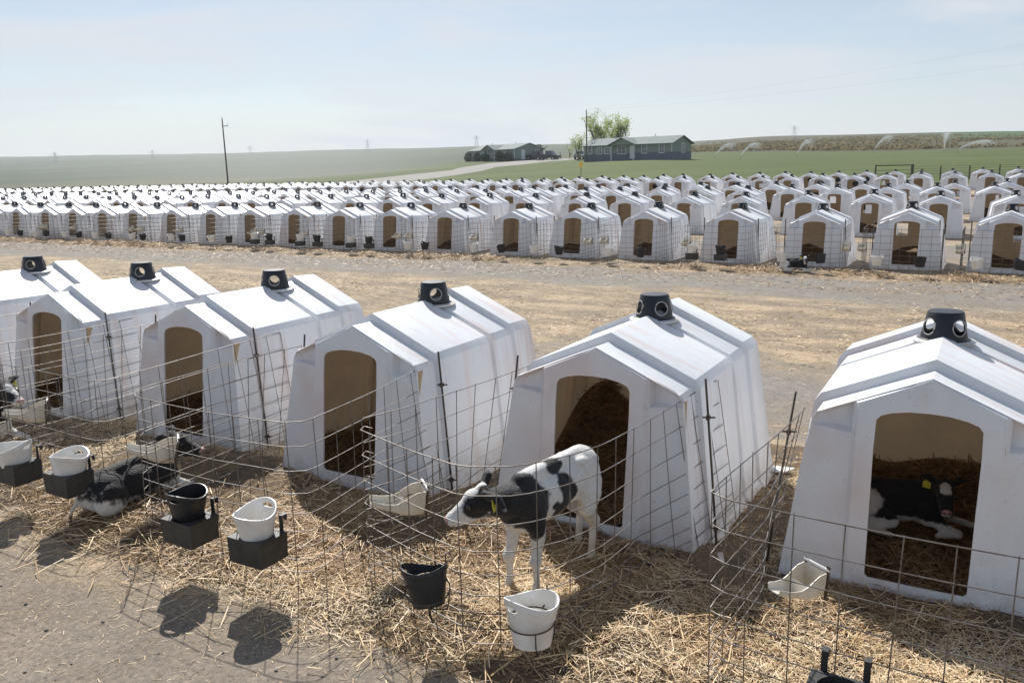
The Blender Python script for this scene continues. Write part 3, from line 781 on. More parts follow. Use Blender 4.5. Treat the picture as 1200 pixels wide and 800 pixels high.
def trough(e):
    """bottle holder: bracket plate, half-round open trough that points away from the bracket (-y)"""
    bm = bmesh.new()
    n = 12
    st = [(0, .080, -.125, .020), (-.06, .080, -.130, .012), (-.11, .079, -.130, -.012), (-.15, .077, -.125, -.035), (-.20, .074, -.108, -.052), (-.27, .070, -.092, -.050), (-.33, .062, -.080, -.040), (-.36, .045, -.070, -.036)]
    rings_o, rings_i = [], []
    for (y, r, bot, top) in st:
        ro, ri = [], []
        for k in range(n + 1):
            a = math.pi + math.pi * k / n; cx, cz = math.cos(a), math.sin(a)
            x = r * math.copysign(abs(cx) ** .45, cx); z = top + (bot - top) * abs(cz) ** .55
            ro.append(bm.verts.new((x, y, z))); ri.append(bm.verts.new((x * .93, y, z + (.006 if k not in (0, n) else 0))))
        rings_o.append(ro); rings_i.append(ri)
    for a, b, c, d in zip(rings_o, rings_o[1:], rings_i, rings_i[1:]):
        for k in range(n):
            bm.faces.new((a[k], a[k + 1], b[k + 1], b[k])); bm.faces.new((c[k], d[k], d[k + 1], c[k + 1]))
        for k in (0, n): bm.faces.new((a[k], b[k], d[k], c[k]))
    for k in range(n):
        bm.faces.new((rings_o[-1][k], rings_o[-1][k + 1], rings_i[-1][k + 1], rings_i[-1][k]))
    bm.faces.new([rings_o[0][k] for k in range(n + 1)]); sp_ = 3
    wv = [bm.verts.new((v.co.x * .97, v.co.y, v.co.z)) for v in rings_i[sp_]]; bm.faces.new(wv)
    bmesh.ops.recalc_face_normals(bm, faces=bm.faces)
    bm_obj('trough', bm, M['cream_plastic'], e, 40)
    bm = bmesh.new()
    box(bm, (0, .012, -.02), (.17, .008, .015)); box(bm, (.078, .012, -.04), (.02, .012, .19)); box(bm, (-.078, .012, -.02), (.016, .010, .13)); 
    bmesh.ops.bevel(bm, geom=bm.edges[:], offset=.002, segments=1, affect='EDGES')
    bm_obj('bracket', bm, M['rod'], e)
    bm = bmesh.new(); box(bm, (0, .010, .034), (.18, .016, .014)); bmesh.ops.bevel(bm, geom=bm.edges[:], offset=.003, segments=2, affect='EDGES')
    bm_obj('top_bar', bm, M['white_plastic'], e)
tr0 = empty('bottle_holder', W('D', -.78, -.80, .50), A0 + R(-28), 'cream bottle holder trough beside the nose of the standing calf', 'bottle holder', 'bottle holder troughs on the pens')
trough(tr0); tr0.rotation_euler = Euler((R(-6), 0, R(-72)))
tr0.scale = (1.15, .92, 1.15)
t2 = dup(tr0, W('C', -.90, -.88, .53), 0, 'cream bottle holder trough hanging above the head of the lying calf'); t2.rotation_euler = Euler((R(-12), 0, R(-68)))
t3 = dup(tr0, W('E', -.42, -.74, .47), 0, 'cream bottle holder trough on the pen at the right edge, left of the hutch doorway'); t3.scale = (.95, .75, .95); t3.rotation_euler = Euler((R(-3), 0, R(-64)))
t4 = dup(tr0, W('B', -.80, -.80, .52), 0, 'bottle holder trough at the left edge above the partly hidden calf'); t4.rotation_euler = Euler((R(-5), 0, R(-68)))

# far front row: pens, pails
def far_pen():
    e = empty('wire_pen')
    bm = bmesh.new()
    path = rounded([Vector(p) for p in ((.74, .9, 0), (.84, -1.15, 0), (-.80, -1.2, 0), (-.86, .3, 0))], .08)
    fine = resample(path, .3)
    for h in HZ: tube(bm, [p + Vector((0, 0, h)) for p in fine], .0042, 3, cap=False)
    for p in resample(path, .205): tube(bm, [p, p + Vector((0, 0, 1.03))], .0042, 3, cap=False)
    bm_obj('wire_panel', bm, M['wire'], e, 'full')
    for px, py in ((.72, .35), (-.74, .3)):
        bm = bmesh.new(); tube(bm, [(px, py, 0), (px - .05 * (px > 0), py + .03, 1.15)], .014, 5); bm_obj('post', bm, M['rod'], e)
    return e
fp0 = None
for (x, y, yaw, k) in front_row:
    lab = 'wire pen across the lane, at the hutch %s from the right edge' % ordinal(k)
    z = tz(x, y)
    if fp0 is None:
        fp0 = far_pen(); fp0.location = (x, y, z); fp0.rotation_euler = (0, 0, R(yaw)); tag(fp0, lab, 'pen fence', 'wire pens of the first far row')
    else: dup(fp0, (x, y, z), R(yaw), lab)
    P = (x, y)
    g2 = 'pails on the pens of the first far row'
    pos = 'the hutch %s from the right across the lane' % ordinal(k)
    a = R(yaw)
    def WW(lx, ly, lz): return Vector((x + lx * math.cos(a) - ly * math.sin(a), y + lx * math.sin(a) + ly * math.cos(a), z + lz))
    boxed = k in (4, 9, 10, 11)
    zl = .36 if boxed else .24
    if boxed:
        for lx, nm in ((-.45, 'left'), (.28, 'right')):
            b = dup(bh0, WW(lx, -1.36, .30), a, '%s black bucket box at %s' % (nm, pos), 'bucket boxes on the pens of the first far row')
    place_pail('w', WW(-.45, -1.36, zl), rnd.uniform(0, 6), (R(rnd.uniform(-8, 8)), 0), 'white pail at ' + pos, g2)
    place_pail('b', WW(.28 if boxed else rnd.uniform(.15, .5), -1.37, zl), rnd.uniform(0, 6), (R(rnd.uniform(-10, 10)), 0), 'black pail at ' + pos, g2)
    t = dup(tr0, WW(-.86 if k % 3 else .86, -.6, .62), a, 'bottle holder trough at ' + pos, 'bottle holders of the first far row')
# black pails hung on the fronts of the last two rows
pick = rnd.sample([b for b in back_rows if b[3] < 40], 24)
for (x, y, yaw, k, r) in pick:
    a = R(yaw); z = tz(x, y)
    place_pail('b', (x + .3 * math.cos(a) + .12 * math.sin(a), y + .3 * math.sin(a) - .12 * math.cos(a), z + .80), a, (R(80), 0),
               'black pail hung on the %s hutch from the right, %s row beyond the lane' % (ordinal(k), RN[r]), 'black pails on the last rows', 1.35)

# ------------------------------------------------------------------ calves
def blob_mesh(prims, voxel=.011, smooth=6):
    """prims: ('e', centre, radii, yaw, pitch) ellipsoid or ('c', p0, r0, p1, r1, flat) tapered limb; returns one continuous mesh"""
    bm = bmesh.new()
    for p in prims:
        if p[0] == 'e':
            _, c, r, *rot = p
            Mr = Matrix.Identity(4)
            if rot: Mr = Matrix.Rotation(rot[0], 4, 'Z') @ Matrix.Rotation(rot[1] if len(rot) > 1 else 0, 4, 'Y') @ Matrix.Rotation(rot[2] if len(rot) > 2 else 0, 4, 'X')
            bmesh.ops.create_icosphere(bm, subdivisions=3, radius=1, matrix=Matrix.Translation(c) @ Mr @ Matrix.Diagonal((r[0], r[1], r[2], 1)))
        else:
            _, p0, r0, p1, r1 = p[:5]; p0, p1 = Vector(p0), Vector(p1); n = 7
            pts = [p0.lerp(p1, k / n) for k in range(n + 1)]; rr = [r0 + (r1 - r0) * k / n for k in range(n + 1)]
            tube(bm, pts, rr, 12)
            for q_, r_ in ((p0, r0), (p1, r1)): bmesh.ops.create_icosphere(bm, subdivisions=2, radius=r_, matrix=Matrix.Translation(q_))
    o = bm_obj('body', bm)
    m = o.modifiers.new('r', 'REMESH'); m.mode = 'VOXEL'; m.voxel_size = voxel; m.use_smooth_shade = True
    s = o.modifiers.new('s', 'SMOOTH'); s.factor = .5; s.iterations = smooth
    bake(o); return o
def noise3(P, f, seed):
    r = np.random.RandomState(seed); v = 0
    for k in range(5):
        d = r.randn(3); d /= np.linalg.norm(d); v = v + np.sin(P @ d * f * (1 + .35 * k) + r.uniform(0, 6)) / 5
    return v
def paint(o, patches, base=(.80, .785, .75), black=(.012, .012, .014), extra=(), jit=.16, seed=3):
    n = len(o.data.vertices); P = np.empty(n * 3, np.float32); o.data.vertices.foreach_get('co', P); P = P.reshape(-1, 3).astype(float)
    col = np.tile(np.array(base), (n, 1)); jj = noise3(P, 42, seed) * jit + noise3(P, 150, seed + 1) * jit * .55 + np.random.RandomState(seed).normal(0, .018, n)
    for c, r, sub in patches:
        d = np.sqrt((((P - np.array(c)) / np.array(r)) ** 2).sum(1)) + jj
        t = np.clip((1 - d) / .13 + .5, 0, 1)[:, None]
        col = col * (1 - t) + np.array(base if sub else black) * t
    for c, r, cc, a in extra:
        d = np.sqrt((((P - np.array(c)) / np.array(r)) ** 2).sum(1)) + jj * .6
        t = (np.clip((1 - d) / .35, 0, 1) * a)[:, None]; col = col * (1 - t) + np.array(cc) * t
    at_ = o.data.color_attributes.new('coat', 'FLOAT_COLOR', 'POINT')
    at_.data.foreach_set('color', np.concatenate([col, np.ones((n, 1))], 1).astype(np.float32).ravel())
    o.data.materials.clear(); o.data.materials.append(M['coat'])
def head_prims(c, f, up=(0, 0, 1), s=1.0):
    """c poll position, f direction to the muzzle; returns primitives and a frame"""
    c = Vector(c); f = Vector(f).normalized(); side = Vector(up).cross(f).normalized(); u = f.cross(side).normalized()
    P = lambda a, b, d: tuple(c + f * a * s + side * b * s + u * d * s)
    yaw = math.atan2(f.y, f.x); pit = -math.asin(f.z)
    pr = [('e', P(.02, 0, .0), (.085 * s, .068 * s, .072 * s), yaw, pit), ('c', P(.05, 0, .005), .062 * s, P(.19, 0, -.012), .041 * s),
          ('e', P(.188, 0, -.014), (.050 * s, .050 * s, .045 * s), yaw, pit), ('c', P(.03, 0, -.055), .048 * s, P(.17, 0, -.040), .033 * s), ('e', P(.04, 0, .035), (.06 * s, .055 * s, .045 * s), yaw, pit),
          ('e', P(.075, .040, .020), (.026 * s, .02 * s, .02 * s), yaw, pit), ('e', P(.075, -.040, .020), (.026 * s, .02 * s, .02 * s), yaw, pit),
          ('e', P(-.03, 0, .055), (.035 * s, .04 * s, .025 * s), yaw, pit)]
    return pr, P, (f, side, u)
def ear(P, fr, sd, droop=-.2, s=1.0, back=-.03):
    """one leaf-shaped ear as a tapered limb chain"""
    a = P(-.035, sd * .055, .035); b = P(-.05 + back, sd * .105, .045 + droop * .05); c_ = P(-.06 + back, sd * .165, .03 + droop * .12)
    f, side, u = fr
    return [('c', a, .022 * s, b, .030 * s), ('c', b, .030 * s, c_, .010 * s)]
def face_parts(o, P, fr, nose=(.52, .30, .28), s=1.0):
    f, side, u = fr
    for sd in (-1, 1):
        bm = bmesh.new(); bmesh.ops.create_uvsphere(bm, u_segments=14, v_segments=10, radius=.0165 * s, matrix=Matrix.Translation(P(.078, sd * .055, .018)))
        bm_obj('eye', bm, M['eye'], o, 'full')
    bm = bmesh.new()
    yaw = math.atan2(f.y, f.x); pit = -math.asin(f.z)
    Mr = Matrix.Rotation(yaw, 4, 'Z') @ Matrix.Rotation(pit, 4, 'Y')
    bmesh.ops.create_icosphere(bm, subdivisions=3, radius=1, matrix=Matrix.Translation(P(.220, 0, -.002)) @ Mr @ Matrix.Diagonal((.020 * s, .033 * s, .024 * s, 1)))
    no = bm_obj('nose', bm, M['nose'], o, 'full')
    bm = bmesh.new()
    for sd in (-1, 1): bmesh.ops.create_icosphere(bm, subdivisions=2, radius=.0062 * s, matrix=Matrix.Translation(P(.236, sd * .018, .004)))
    bm_obj('nostril', bm, M['black'], no, 'full')
    bm = bmesh.new(); tube(bm, [P(.205, .042, -.032), P(.232, 0, -.034), P(.205, -.042, -.032)], .0025, 5); bm_obj('mouth', bm, M['black'], o, 'full')
M['eye'] = mat('calf_eye', (.01, .007, .005), .08, spec=.8)
M['nose'] = mat('calf_nose', (.50, .27, .25), .35, var=.25, scale=60)
M['tag'] = mat('yellow_ear_tag', (.75, .66, .06), .4)
M['tag_ink'] = mat('ear_tag_ink', (.02, .02, .02), .6)
M['hoof'] = mat('calf_hoof', (.12, .10, .08), .5, var=.3, scale=30)
def tag_plate(o, P, sd, size=.045, fr=None, loc=None):
    f, side, u = fr
    c = Vector(loc if loc else P(-.07, sd * .12, .01))
    n = (f * .7 + u * .2 + side * sd * .3).normalized(); x = side; y = n.cross(x).normalized(); x = y.cross(n)
    Mt = Matrix((( x.x, y.x, n.x, c.x), (x.y, y.y, n.y, c.y), (x.z, y.z, n.z, c.z), (0, 0, 0, 1)))
    bm = bmesh.new()
    r = size
    pts = [(-.5, -.6), (.5, -.6), (.5, .2), (.22, .45), (.16, .7), (-.16, .7), (-.22, .45), (-.5, .2)]
    f_ = bm.faces.new([bm.verts.new((px * r, py * r, 0)) for px, py in pts]); ex = bmesh.ops.extrude_face_region(bm, geom=[f_])
    bmesh.ops.translate(bm, verts=[v for v in ex['geom'] if isinstance(v, bmesh.types.BMVert)], vec=(0, 0, .003))
    bmesh.ops.recalc_face_normals(bm, faces=bm.faces); bmesh.ops.transform(bm, matrix=Mt, verts=bm.verts)
    return bm_obj('ear_tag', bm, M['tag'], o), Mt, r

def standing_calf():
    e = empty('calf')
    torso = [('e', (.235, 0, .56), (.155, .118, .175), 0, R(8)), ('e', (.05, 0, .555), (.22, .128, .150)), ('e', (-.13, 0, .575), (.19, .120, .138)),
             ('e', (-.285, 0, .625), (.145, .112, .135)), ('c', (.26, 0, .705), .055, (-.30, 0, .715), .05), ('c', (.27, 0, .70), .060, (.16, 0, .70), .055),
             ('e', (-.20, .072, .700), (.05, .03, .028)), ('e', (-.20, -.072, .700), (.05, .03, .028)), ('e', (-.385, .045, .655), (.035, .03, .035)), ('e', (-.385, -.045, .655), (.035, .03, .035)),
             ('e', (-.33, 0, .71), (.07, .045, .035))]
    neck = [('c', (.27, 0, .585), .130, (.39, -.015, .62), .098), ('c', (.39, -.015, .62), .098, (.47, -.06, .63), .076), ('e', (.33, 0, .56), (.09, .09, .12))]
    legs = []
    hoofs = []
    for sd, dx in ((1, .02), (-1, .06)):
        y = sd * .082
        legs += [('e', (.235, sd * .085, .52), (.075, .045, .13), 0, R(-15)), ('c', (.235, y, .46), .058, (.215 + dx * .5, y, .36), .043), ('c', (.215 + dx * .5, y, .36), .040, (.225 + dx, y, .235), .030),
                 ('e', (.230 + dx, y, .238), (.039, .037, .046)), ('c', (.225 + dx, y, .235), .026, (.222 + dx, y, .10), .0185), ('e', (.225 + dx, y, .088), (.028, .026, .03)), ('c', (.225 + dx, y, .088), .023, (.245 + dx, y, .045), .026)]
        hoofs.append((.255 + dx, y, 0))
    for sd, dx in ((1, .03), (-1, -.07)):
        y = sd * .085
        legs += [('e', (-.285, sd * .078, .55), (.115, .052, .165), 0, R(12)), ('c', (-.27, sd * .088, .49), .078, (-.24 + dx * .3, sd * .096, .40), .058), ('c', (-.245 + dx * .3, y, .41), .056, (-.345 + dx, y, .275), .032),
                 ('e', (-.365 + dx, y, .280), (.042, .030, .046)), ('c', (-.355 + dx, y, .275), .029, (-.33 + dx, y, .11), .022), ('e', (-.33 + dx, y, .09), (.029, .027, .03)), ('c', (-.33 + dx, y, .088), .024, (-.305 + dx, y, .045), .027)]
        hoofs.append((-.295 + dx, y, 0))
    tail = [('c', (-.395, 0, .71), .022, (-.43, .01, .62), .015), ('c', (-.43, .01, .62), .015, (-.435, .02, .46), .014), ('e', (-.435, .02, .42), (.022, .02, .06))]
    hp, P, fr = head_prims((.50, -.085, .655), (.66, -.62, -.52), s=1.0)
    ears = ear(P, fr, 1, -1.0) + ear(P, fr, -1, .25)
    b = blob_mesh(torso + neck + legs + tail + hp + ears, .0105, 5)
    b.parent = e
    pat = [((.36, .10, .60), (.21, .12, .13), 0), ((.30, 0, .66), (.12, .14, .11), 0), ((.30, .09, .47), (.105, .10, .10), 0), ((.42, 0, .62), (.12, .12, .14), 0), ((.22, .1, .56), (.06, .08, .12), 0),
           ((.36, .0, .42), (.12, .08, .055), 1),
           ((-.01, .11, .60), (.065, .09, .13), 0), ((.02, .03, .72), (.075, .065, .045), 0), ((-.06, .12, .56), (.05, .06, .06), 0), ((.055, .11, .485), (.055, .06, .06), 0), ((.10, .12, .53), (.03, .06, .025), 0),
           ((-.375, .085, .60), (.035, .05, .055), 0), ((-.39, 0, .745), (.05, .05, .03), 0), ((-.05, -.1, .6), (.18, .07, .1), 0)]
    # face: black cheeks, white blaze and muzzle
    hd = Vector(P(.05, .06, -.01)); pat += [(tuple(P(.045, .07, -.005)), (.105, .075, .075), 0), (tuple(P(.04, -.075, -.005)), (.10, .06, .07), 0), (tuple(P(-.07, .11, .02)), (.08, .12, .08), 0), (tuple(P(-.07, -.12, .05)), (.07, .12, .08), 0),
            (tuple(P(.02, 0, .085)), (.055, .05, .05), 1), (tuple(P(.10, 0, .07)), (.075, .032, .055), 1), (tuple(P(.19, 0, .0)), (.072, .075, .065), 1)]
    cream = (.62, .50, .34)
    ext = [((-.05, .05, .43), (.17, .12, .06), (.66, .50, .17), .65), ((-.30, .08, .35), (.12, .08, .16), (.66, .54, .38), .45), ((-.33, .0, .10), (.2, .2, .12), (.60, .48, .28), .6), ((.26, 0, .08), (.15, .2, .09), (.55, .48, .38), .4), ((-.40, .05, .5), (.08, .08, .15), (.62, .52, .38), .35), ((.25, .08, .3), (.1, .1, .1), (.64, .58, .5), .3)]
    paint(b, pat, extra=ext, seed=5)
    for hx, hy, hz in hoofs:
        bm = bmesh.new()
        for s2 in (-1, 1):
            vs = []
            rings = [[(-.028, 0), (.036, 0)], ]
            M4 = Matrix.Translation((hx + .004, hy + s2 * .013, .022)) @ Matrix.Rotation(R(-12), 4, 'Y') @ Matrix.Diagonal((.036, .0135, .024, 1))
            bmesh.ops.create_uvsphere(bm, u_segments=12, v_segments=8, radius=1, matrix=M4)
        for v in bm.verts: v.co.z = max(v.co.z, .001)
        bm_obj('hoof', bm, M['hoof'], b, 'full')
    face_parts(b, P, fr, s=1.0)
    t_, Mt, r = tag_plate(b, P, -1, .05, fr, loc=P(-.05, .115, -.025)); 
    return e
def flip_y(e):
    for o in e.children_recursive:
        if o.type == 'MESH':
            for v in o.data.vertices: v.co.y *= -1
            o.data.flip_normals()
def lying_calf(head='front', hdir=(1, 0, -.2), hpos=(.50, 0, .50), seed=1, pattern='a', curl=0.0):
    e = empty('calf')
    torso = [('e', (.19, 0, .20), (.16, .125, .165)), ('e', (.0, .0, .185), (.23, .15, .15)), ('e', (-.22, .0, .19), (.17, .145, .15)), ('c', (.22, 0, .33), .05, (-.24, 0, .30), .05), ('e', (-.30, 0, .22), (.10, .10, .11))]
    hp_ = Vector(hpos); back = Vector(hdir).normalized()
    mid = Vector((.30, 0, .30)).lerp(hp_, .55) + Vector((0, 0, .01))
    neck = [('c', (.24, 0, .25), .115, tuple(mid), .078), ('c', tuple(mid), .078, tuple(hp_ - back * .02), .060)]
    legs = [('e', (.22, .11, .17), (.09, .05, .11)), ('c', (.24, .13, .12), .045, (.40, .15, .055), .034), ('e', (.41, .15, .055), (.038, .034, .038)), ('c', (.41, .15, .05), .028, (.28, .18, .032), .022),
            ('e', (.22, -.11, .17), (.09, .05, .11)), ('c', (.25, -.12, .12), .045, (.36, -.13, .07), .034), ('c', (.36, -.13, .06), .03, (.56, -.10, .032), .022), ('e', (.57, -.10, .030), (.03, .024, .024)),
            ('e', (-.22, .12, .16), (.15, .07, .13), 0, R(-10)), ('c', (-.16, .16, .14), .075, (-.02, .20, .10), .05), ('c', (-.02, .20, .09), .045, (-.22, .24, .045), .03), ('c', (-.22, .24, .04), .027, (-.02, .28, .028), .021),
            ('e', (-.24, -.11, .15), (.13, .06, .12))]
    hp, P, fr = head_prims(hpos, hdir, s=1.0)
    ears = ear(P, fr, 1, .1) + ear(P, fr, -1, .1)
    tail = [('c', (-.38, 0, .22), .018, (-.42, .08, .10), .014), ('c', (-.42, .08, .10), .014, (-.38, .18, .03), .016)]
    b = blob_mesh(torso + neck + legs + hp + ears + tail, .0115, 5); b.parent = e
    if pattern == 'a':      # mostly black, white flank and legs
        pat = [((0, 0, .3), (.60, .40, .30), 0), (hpos, (.26, .26, .26), 0), ((-.22, .14, .19), (.13, .12, .12), 1), ((.0, .2, .05), (.7, .25, .075), 1), ((.5, -.1, .02), (.25, .2, .06), 1),
               (tuple(P(.03, 0, .075)), (.040, .042, .04), 1), (tuple(P(.07, 0, .06)), (.045, .024, .04), 1), (tuple(P(.23, 0, -.02)), (.03, .03, .04), 1)]
    elif pattern == 'b':
        pat = [((.0, 0, .3), (.45, .40, .22), 0), (hpos, (.24, .24, .24), 0), ((.16, .05, .34), (.06, .1, .06), 1), ((-.02, .14, .16), (.13, .12, .055), 1), ((.42, .1, .02), (.2, .3, .1), 1), ((-.30, .1, .06), (.16, .2, .06), 1), ]
    else:
        pat = [((.30, 0, .4), (.16, .2, .16), 0), (hpos, (.2, .2, .2), 0), ((-.12, .1, .3), (.1, .12, .09), 0), (tuple(P(.1, 0, .06)), (.1, .03, .05), 1), ((-.36, 0, .2), (.06, .12, .09), 0)]
    paint(b, pat, extra=[((0, .1, .0), (.6, .4, .08), (.5, .4, .26), .5)], seed=seed)
    face_parts(b, P, fr)
    tag_plate(b, P, 1, .055, fr, loc=P(-.06, .11, .0))
    return e
cs = standing_calf()
cs.location = (.215, 4.715, .012); cs.rotation_euler = (0, 0, math.atan2(-.763, -.646)); cs.scale = (1.03,) * 3
tag(cs, 'black and white calf standing in the straw with its head lowered towards the wire', 'calf', 'calves')
# calf resting inside the hutch at the right
c2 = lying_calf(hpos=(.30, .13, .36), hdir=(.08, .95, -.38), seed=9, pattern='a')
flip_y(c2); c2.scale = (.88,) * 3; c2.location = W('E', -.18, .88, .13); c2.rotation_euler = (0, 0, A0 + R(4))
tag(c2, 'black calf with a white heart shaped blaze lying in the straw inside the right hutch', 'calf', 'calves')
c3 = lying_calf(hpos=(.34, -.05, .40), hdir=(.45, -.80, -.30), seed=21, pattern='b')
c3.location = W('C', -1.30, -1.0, .0); c3.rotation_euler = (0, 0, A0 + R(88)); c3.scale = (1.05,) * 3
tag(c3, 'dark calf lying in the straw with its head behind the cream trough', 'calf', 'calves')
c4 = lying_calf(hpos=(.40, .0, .52), hdir=(.8, -.3, -.3), seed=31, pattern='c')
c4.location = W('B', -1.78, -.98, .02); c4.rotation_euler = (0, 0, A0 + R(20)); c4.scale = (1.1,) * 3
tag(c4, 'mostly white calf partly cut off by the left edge of the photo', 'calf', 'calves')
x, y, yaw, k = [f for f in front_row if f[3] == 3][0]
c5 = dup(c2, (x - .95 + .2, y - .9, tz(x, y)), A0 + R(5), 'black and white calf lying in front of the wire pens across the lane')

# ------------------------------------------------------------------ straw
def stalks(name, pts, zs, length, width, tones, matl, flat=.35, lab=None, bend=.25, big=None):
    """pts (n,2), one bent two-quad blade each"""
    n = len(pts); az = npr.uniform(0, 2 * np.pi, n); el = npr.normal(0, flat, n); ln = length * npr.uniform(.45, 1.5, n) * (1 if big is None else big); wd = width * npr.uniform(.6, 1.3, n)
    d = np.stack([np.cos(az) * np.cos(el), np.sin(az) * np.cos(el), np.sin(el)], 1)
    sd = np.stack([-np.sin(az), np.cos(az), npr.normal(0, .5, n)], 1); sd /= np.linalg.norm(sd, axis=1)[:, None]
    up = np.cross(d, sd)
    c = np.stack([pts[:, 0], pts[:, 1], zs], 1)
    k = (npr.uniform(-bend, bend, n) * ln)[:, None]
    a = c - d * ln[:, None] / 2; b = c + up * k * .5; e = c + d * ln[:, None] / 2
    w_ = sd * wd[:, None] / 2
    V_ = np.empty((n, 6, 3)); V_[:, 0] = a - w_; V_[:, 1] = a + w_; V_[:, 2] = b + w_; V_[:, 3] = b - w_; V_[:, 4] = e + w_ * .8; V_[:, 5] = e - w_ * .8
    ground_z = np.minimum(V_[:, :, 2].min(1) - (zs - .02), 0)
    me = bpy.data.meshes.new(name); me.vertices.add(n * 6); me.vertices.foreach_set('co', V_.astype(np.float32).ravel())
    base = np.arange(n)[:, None] * 6
    F = np.concatenate([base + np.array([0, 1, 2, 3]), base + np.array([3, 2, 4, 5])], 1).ravel()
    me.loops.add(len(F)); me.loops.foreach_set('vertex_index', F.astype(np.int32)); me.polygons.add(n * 2)
    me.polygons.foreach_set('loop_start', np.arange(0, n * 8, 4, dtype=np.int32)); me.update(calc_edges=True)
    at_ = me.attributes.new('tone', 'FLOAT', 'POINT'); at_.data.foreach_set('value', np.repeat(tones, 6).astype(np.float32))
    o = link(name, me, matl)
    if lab: tag(o, lab, 'straw', kind='stuff')
    return o
def fbm(x, y, f, seed):
    r = np.random.RandomState(seed); v = 0; a = 1; s = 0
    for k in range(5):
        for _ in range(3):
            th = r.uniform(0, 2 * np.pi); v = v + a * np.sin((x * np.cos(th) + y * np.sin(th)) * f + r.uniform(0, 6)); s += a
        f *= 1.9; a *= .62
    return v / s * 2.2
def rowco(x, y):            # n across the rows, t along them
    return .5 * x + .866 * y, .866 * x - .5 * y
n0 = .5 * .49 + .866 * 5.29
def depth(x, y):
    """thickness of loose straw"""
    n, t = rowco(x, y); v = n - n0            # v: 0 at the hutch fronts
    core = sst(v, -1.95, -1.15) * (1 - sst(v, 2.2, 3.0))
    nz = fbm(x, y, 2.3, 4)
    front = np.exp(-((v + .9) / .75) ** 2) * .055 + np.exp(-((v + .05) / .35) ** 2) * .045
    return np.maximum(0, core * (.012 + front * (1.0 + .7 * nz)) + core * .008 * fbm(x, y, 9, 8))
gx = np.arange(-9, 5.2, .045); gn = np.arange(n0 - 2.3, n0 + 3.1, .045)
T_, N__ = np.meshgrid(gx, gn)
PX = N__ * .5 + T_ * .866; PY = N__ * .866 - T_ * .5
PZ = depth(PX, PY) - .006
a_, b_ = PX.shape
mm = NB('matted_straw')
f1 = mm.noise(85, 6, .75, mm.mapping(None, (1, 1, 1)), 1.5); f0 = mm.noise(4.5, 5, .65)
cm = mm.mix(mm.map(f1, .35, .65), (.12, .075, .04), (.40, .27, .14)); cm = mm.mix(mm.map(f0, .40, .62, 0, .8), cm, (.13, .095, .065))
mm.put(mm.b.inputs['Base Color'], cm); mm.b.inputs['Roughness'].default_value = .85; mm.put(mm.b.inputs['Normal'], mm.bump(f1, .9, .03))
mat_o = mesh_obj('straw_bed', np.stack([PX.ravel(), PY.ravel(), PZ.ravel()], 1).tolist(), [(j * b_ + i, j * b_ + i + 1, (j + 1) * b_ + i + 1, (j + 1) * b_ + i) for j in range(a_ - 1) for i in range(b_ - 1)], mm.m, None, 'full')
tag(mat_o, 'matted layer of trodden straw under the near hutches and pens', 'straw', kind='stuff')
def scatter(n, t0, t1, v0, v1, power=None):
    t = npr.uniform(t0, t1, n); v = npr.uniform(v0, v1, n); nn = v + n0
    return np.stack([nn * .5 + t * .866, nn * .866 - t * .5], 1), v
# dense loose straw in front of and beside the near hutches
P_, v_ = scatter(700000, -8.5, 4.9, -2.5, 2.6)
dens = sst(v_, -2.0, -1.0) * (1 - .75 * sst(v_, .35, 1.0)) * (1 - sst(v_, 1.9, 2.6))
dens = dens * np.clip(.58 + 1.0 * fbm(P_[:, 0], P_[:, 1], 1.9, 17), .05, 1)
dist = np.hypot(P_[:, 0], P_[:, 1]); dens *= np.clip(1.25 - dist / 13, .25, 1)
# keep clear of hutch walls
t_ = .866 * P_[:, 0] - .5 * P_[:, 1]
keep = npr.uniform(0, 1, len(P_)) < dens
for h in NEAR.values():
    lx = (P_[:, 0] - h[0]) * ca + (P_[:, 1] - h[1]) * sa; ly = -(P_[:, 0] - h[0]) * sa + (P_[:, 1] - h[1]) * ca
    keep &= ~((np.abs(lx) < .74) & (ly > .02) & (ly < 1.95))
P_ = P_[keep]; n = len(P_); print('stalks', n)
z_ = depth(P_[:, 0], P_[:, 1]) + np.abs(npr.normal(0, .011, n)) + .003
tone = np.clip(npr.normal(.47, .25, n) + .55 * fbm(P_[:, 0], P_[:, 1], 2.3, 5), 0, 1)
stalks('loose_straw', P_, z_, .055, .0032, tone, M['straw'], .17, 'loose golden straw scattered over the near pens', .22)
# long stems
P_, v_ = scatter(9000, -8.5, 4.9, -2.2, .6)
kp = npr.uniform(0, 1, len(P_)) < sst(v_, -2.3, -1.2) * np.clip(.6 + .8 * fbm(P_[:, 0], P_[:, 1], 1.9, 17), 0, 1)
for h in NEAR.values():
    lx = (P_[:, 0] - h[0]) * ca + (P_[:, 1] - h[1]) * sa; ly = -(P_[:, 0] - h[0]) * sa + (P_[:, 1] - h[1]) * ca
    kp &= ~((np.abs(lx) < .9) & (ly > -.1) & (ly < 1.95))
P_ = P_[kp]; n = len(P_)
stalks('long_straw', P_, depth(P_[:, 0], P_[:, 1]) + .016 + np.abs(npr.normal(0, .012, n)), .20, .0055, np.clip(npr.normal(.62, .2, n), 0, 1), M['straw'], .13, 'long straw stems lying on the near pens', .10)
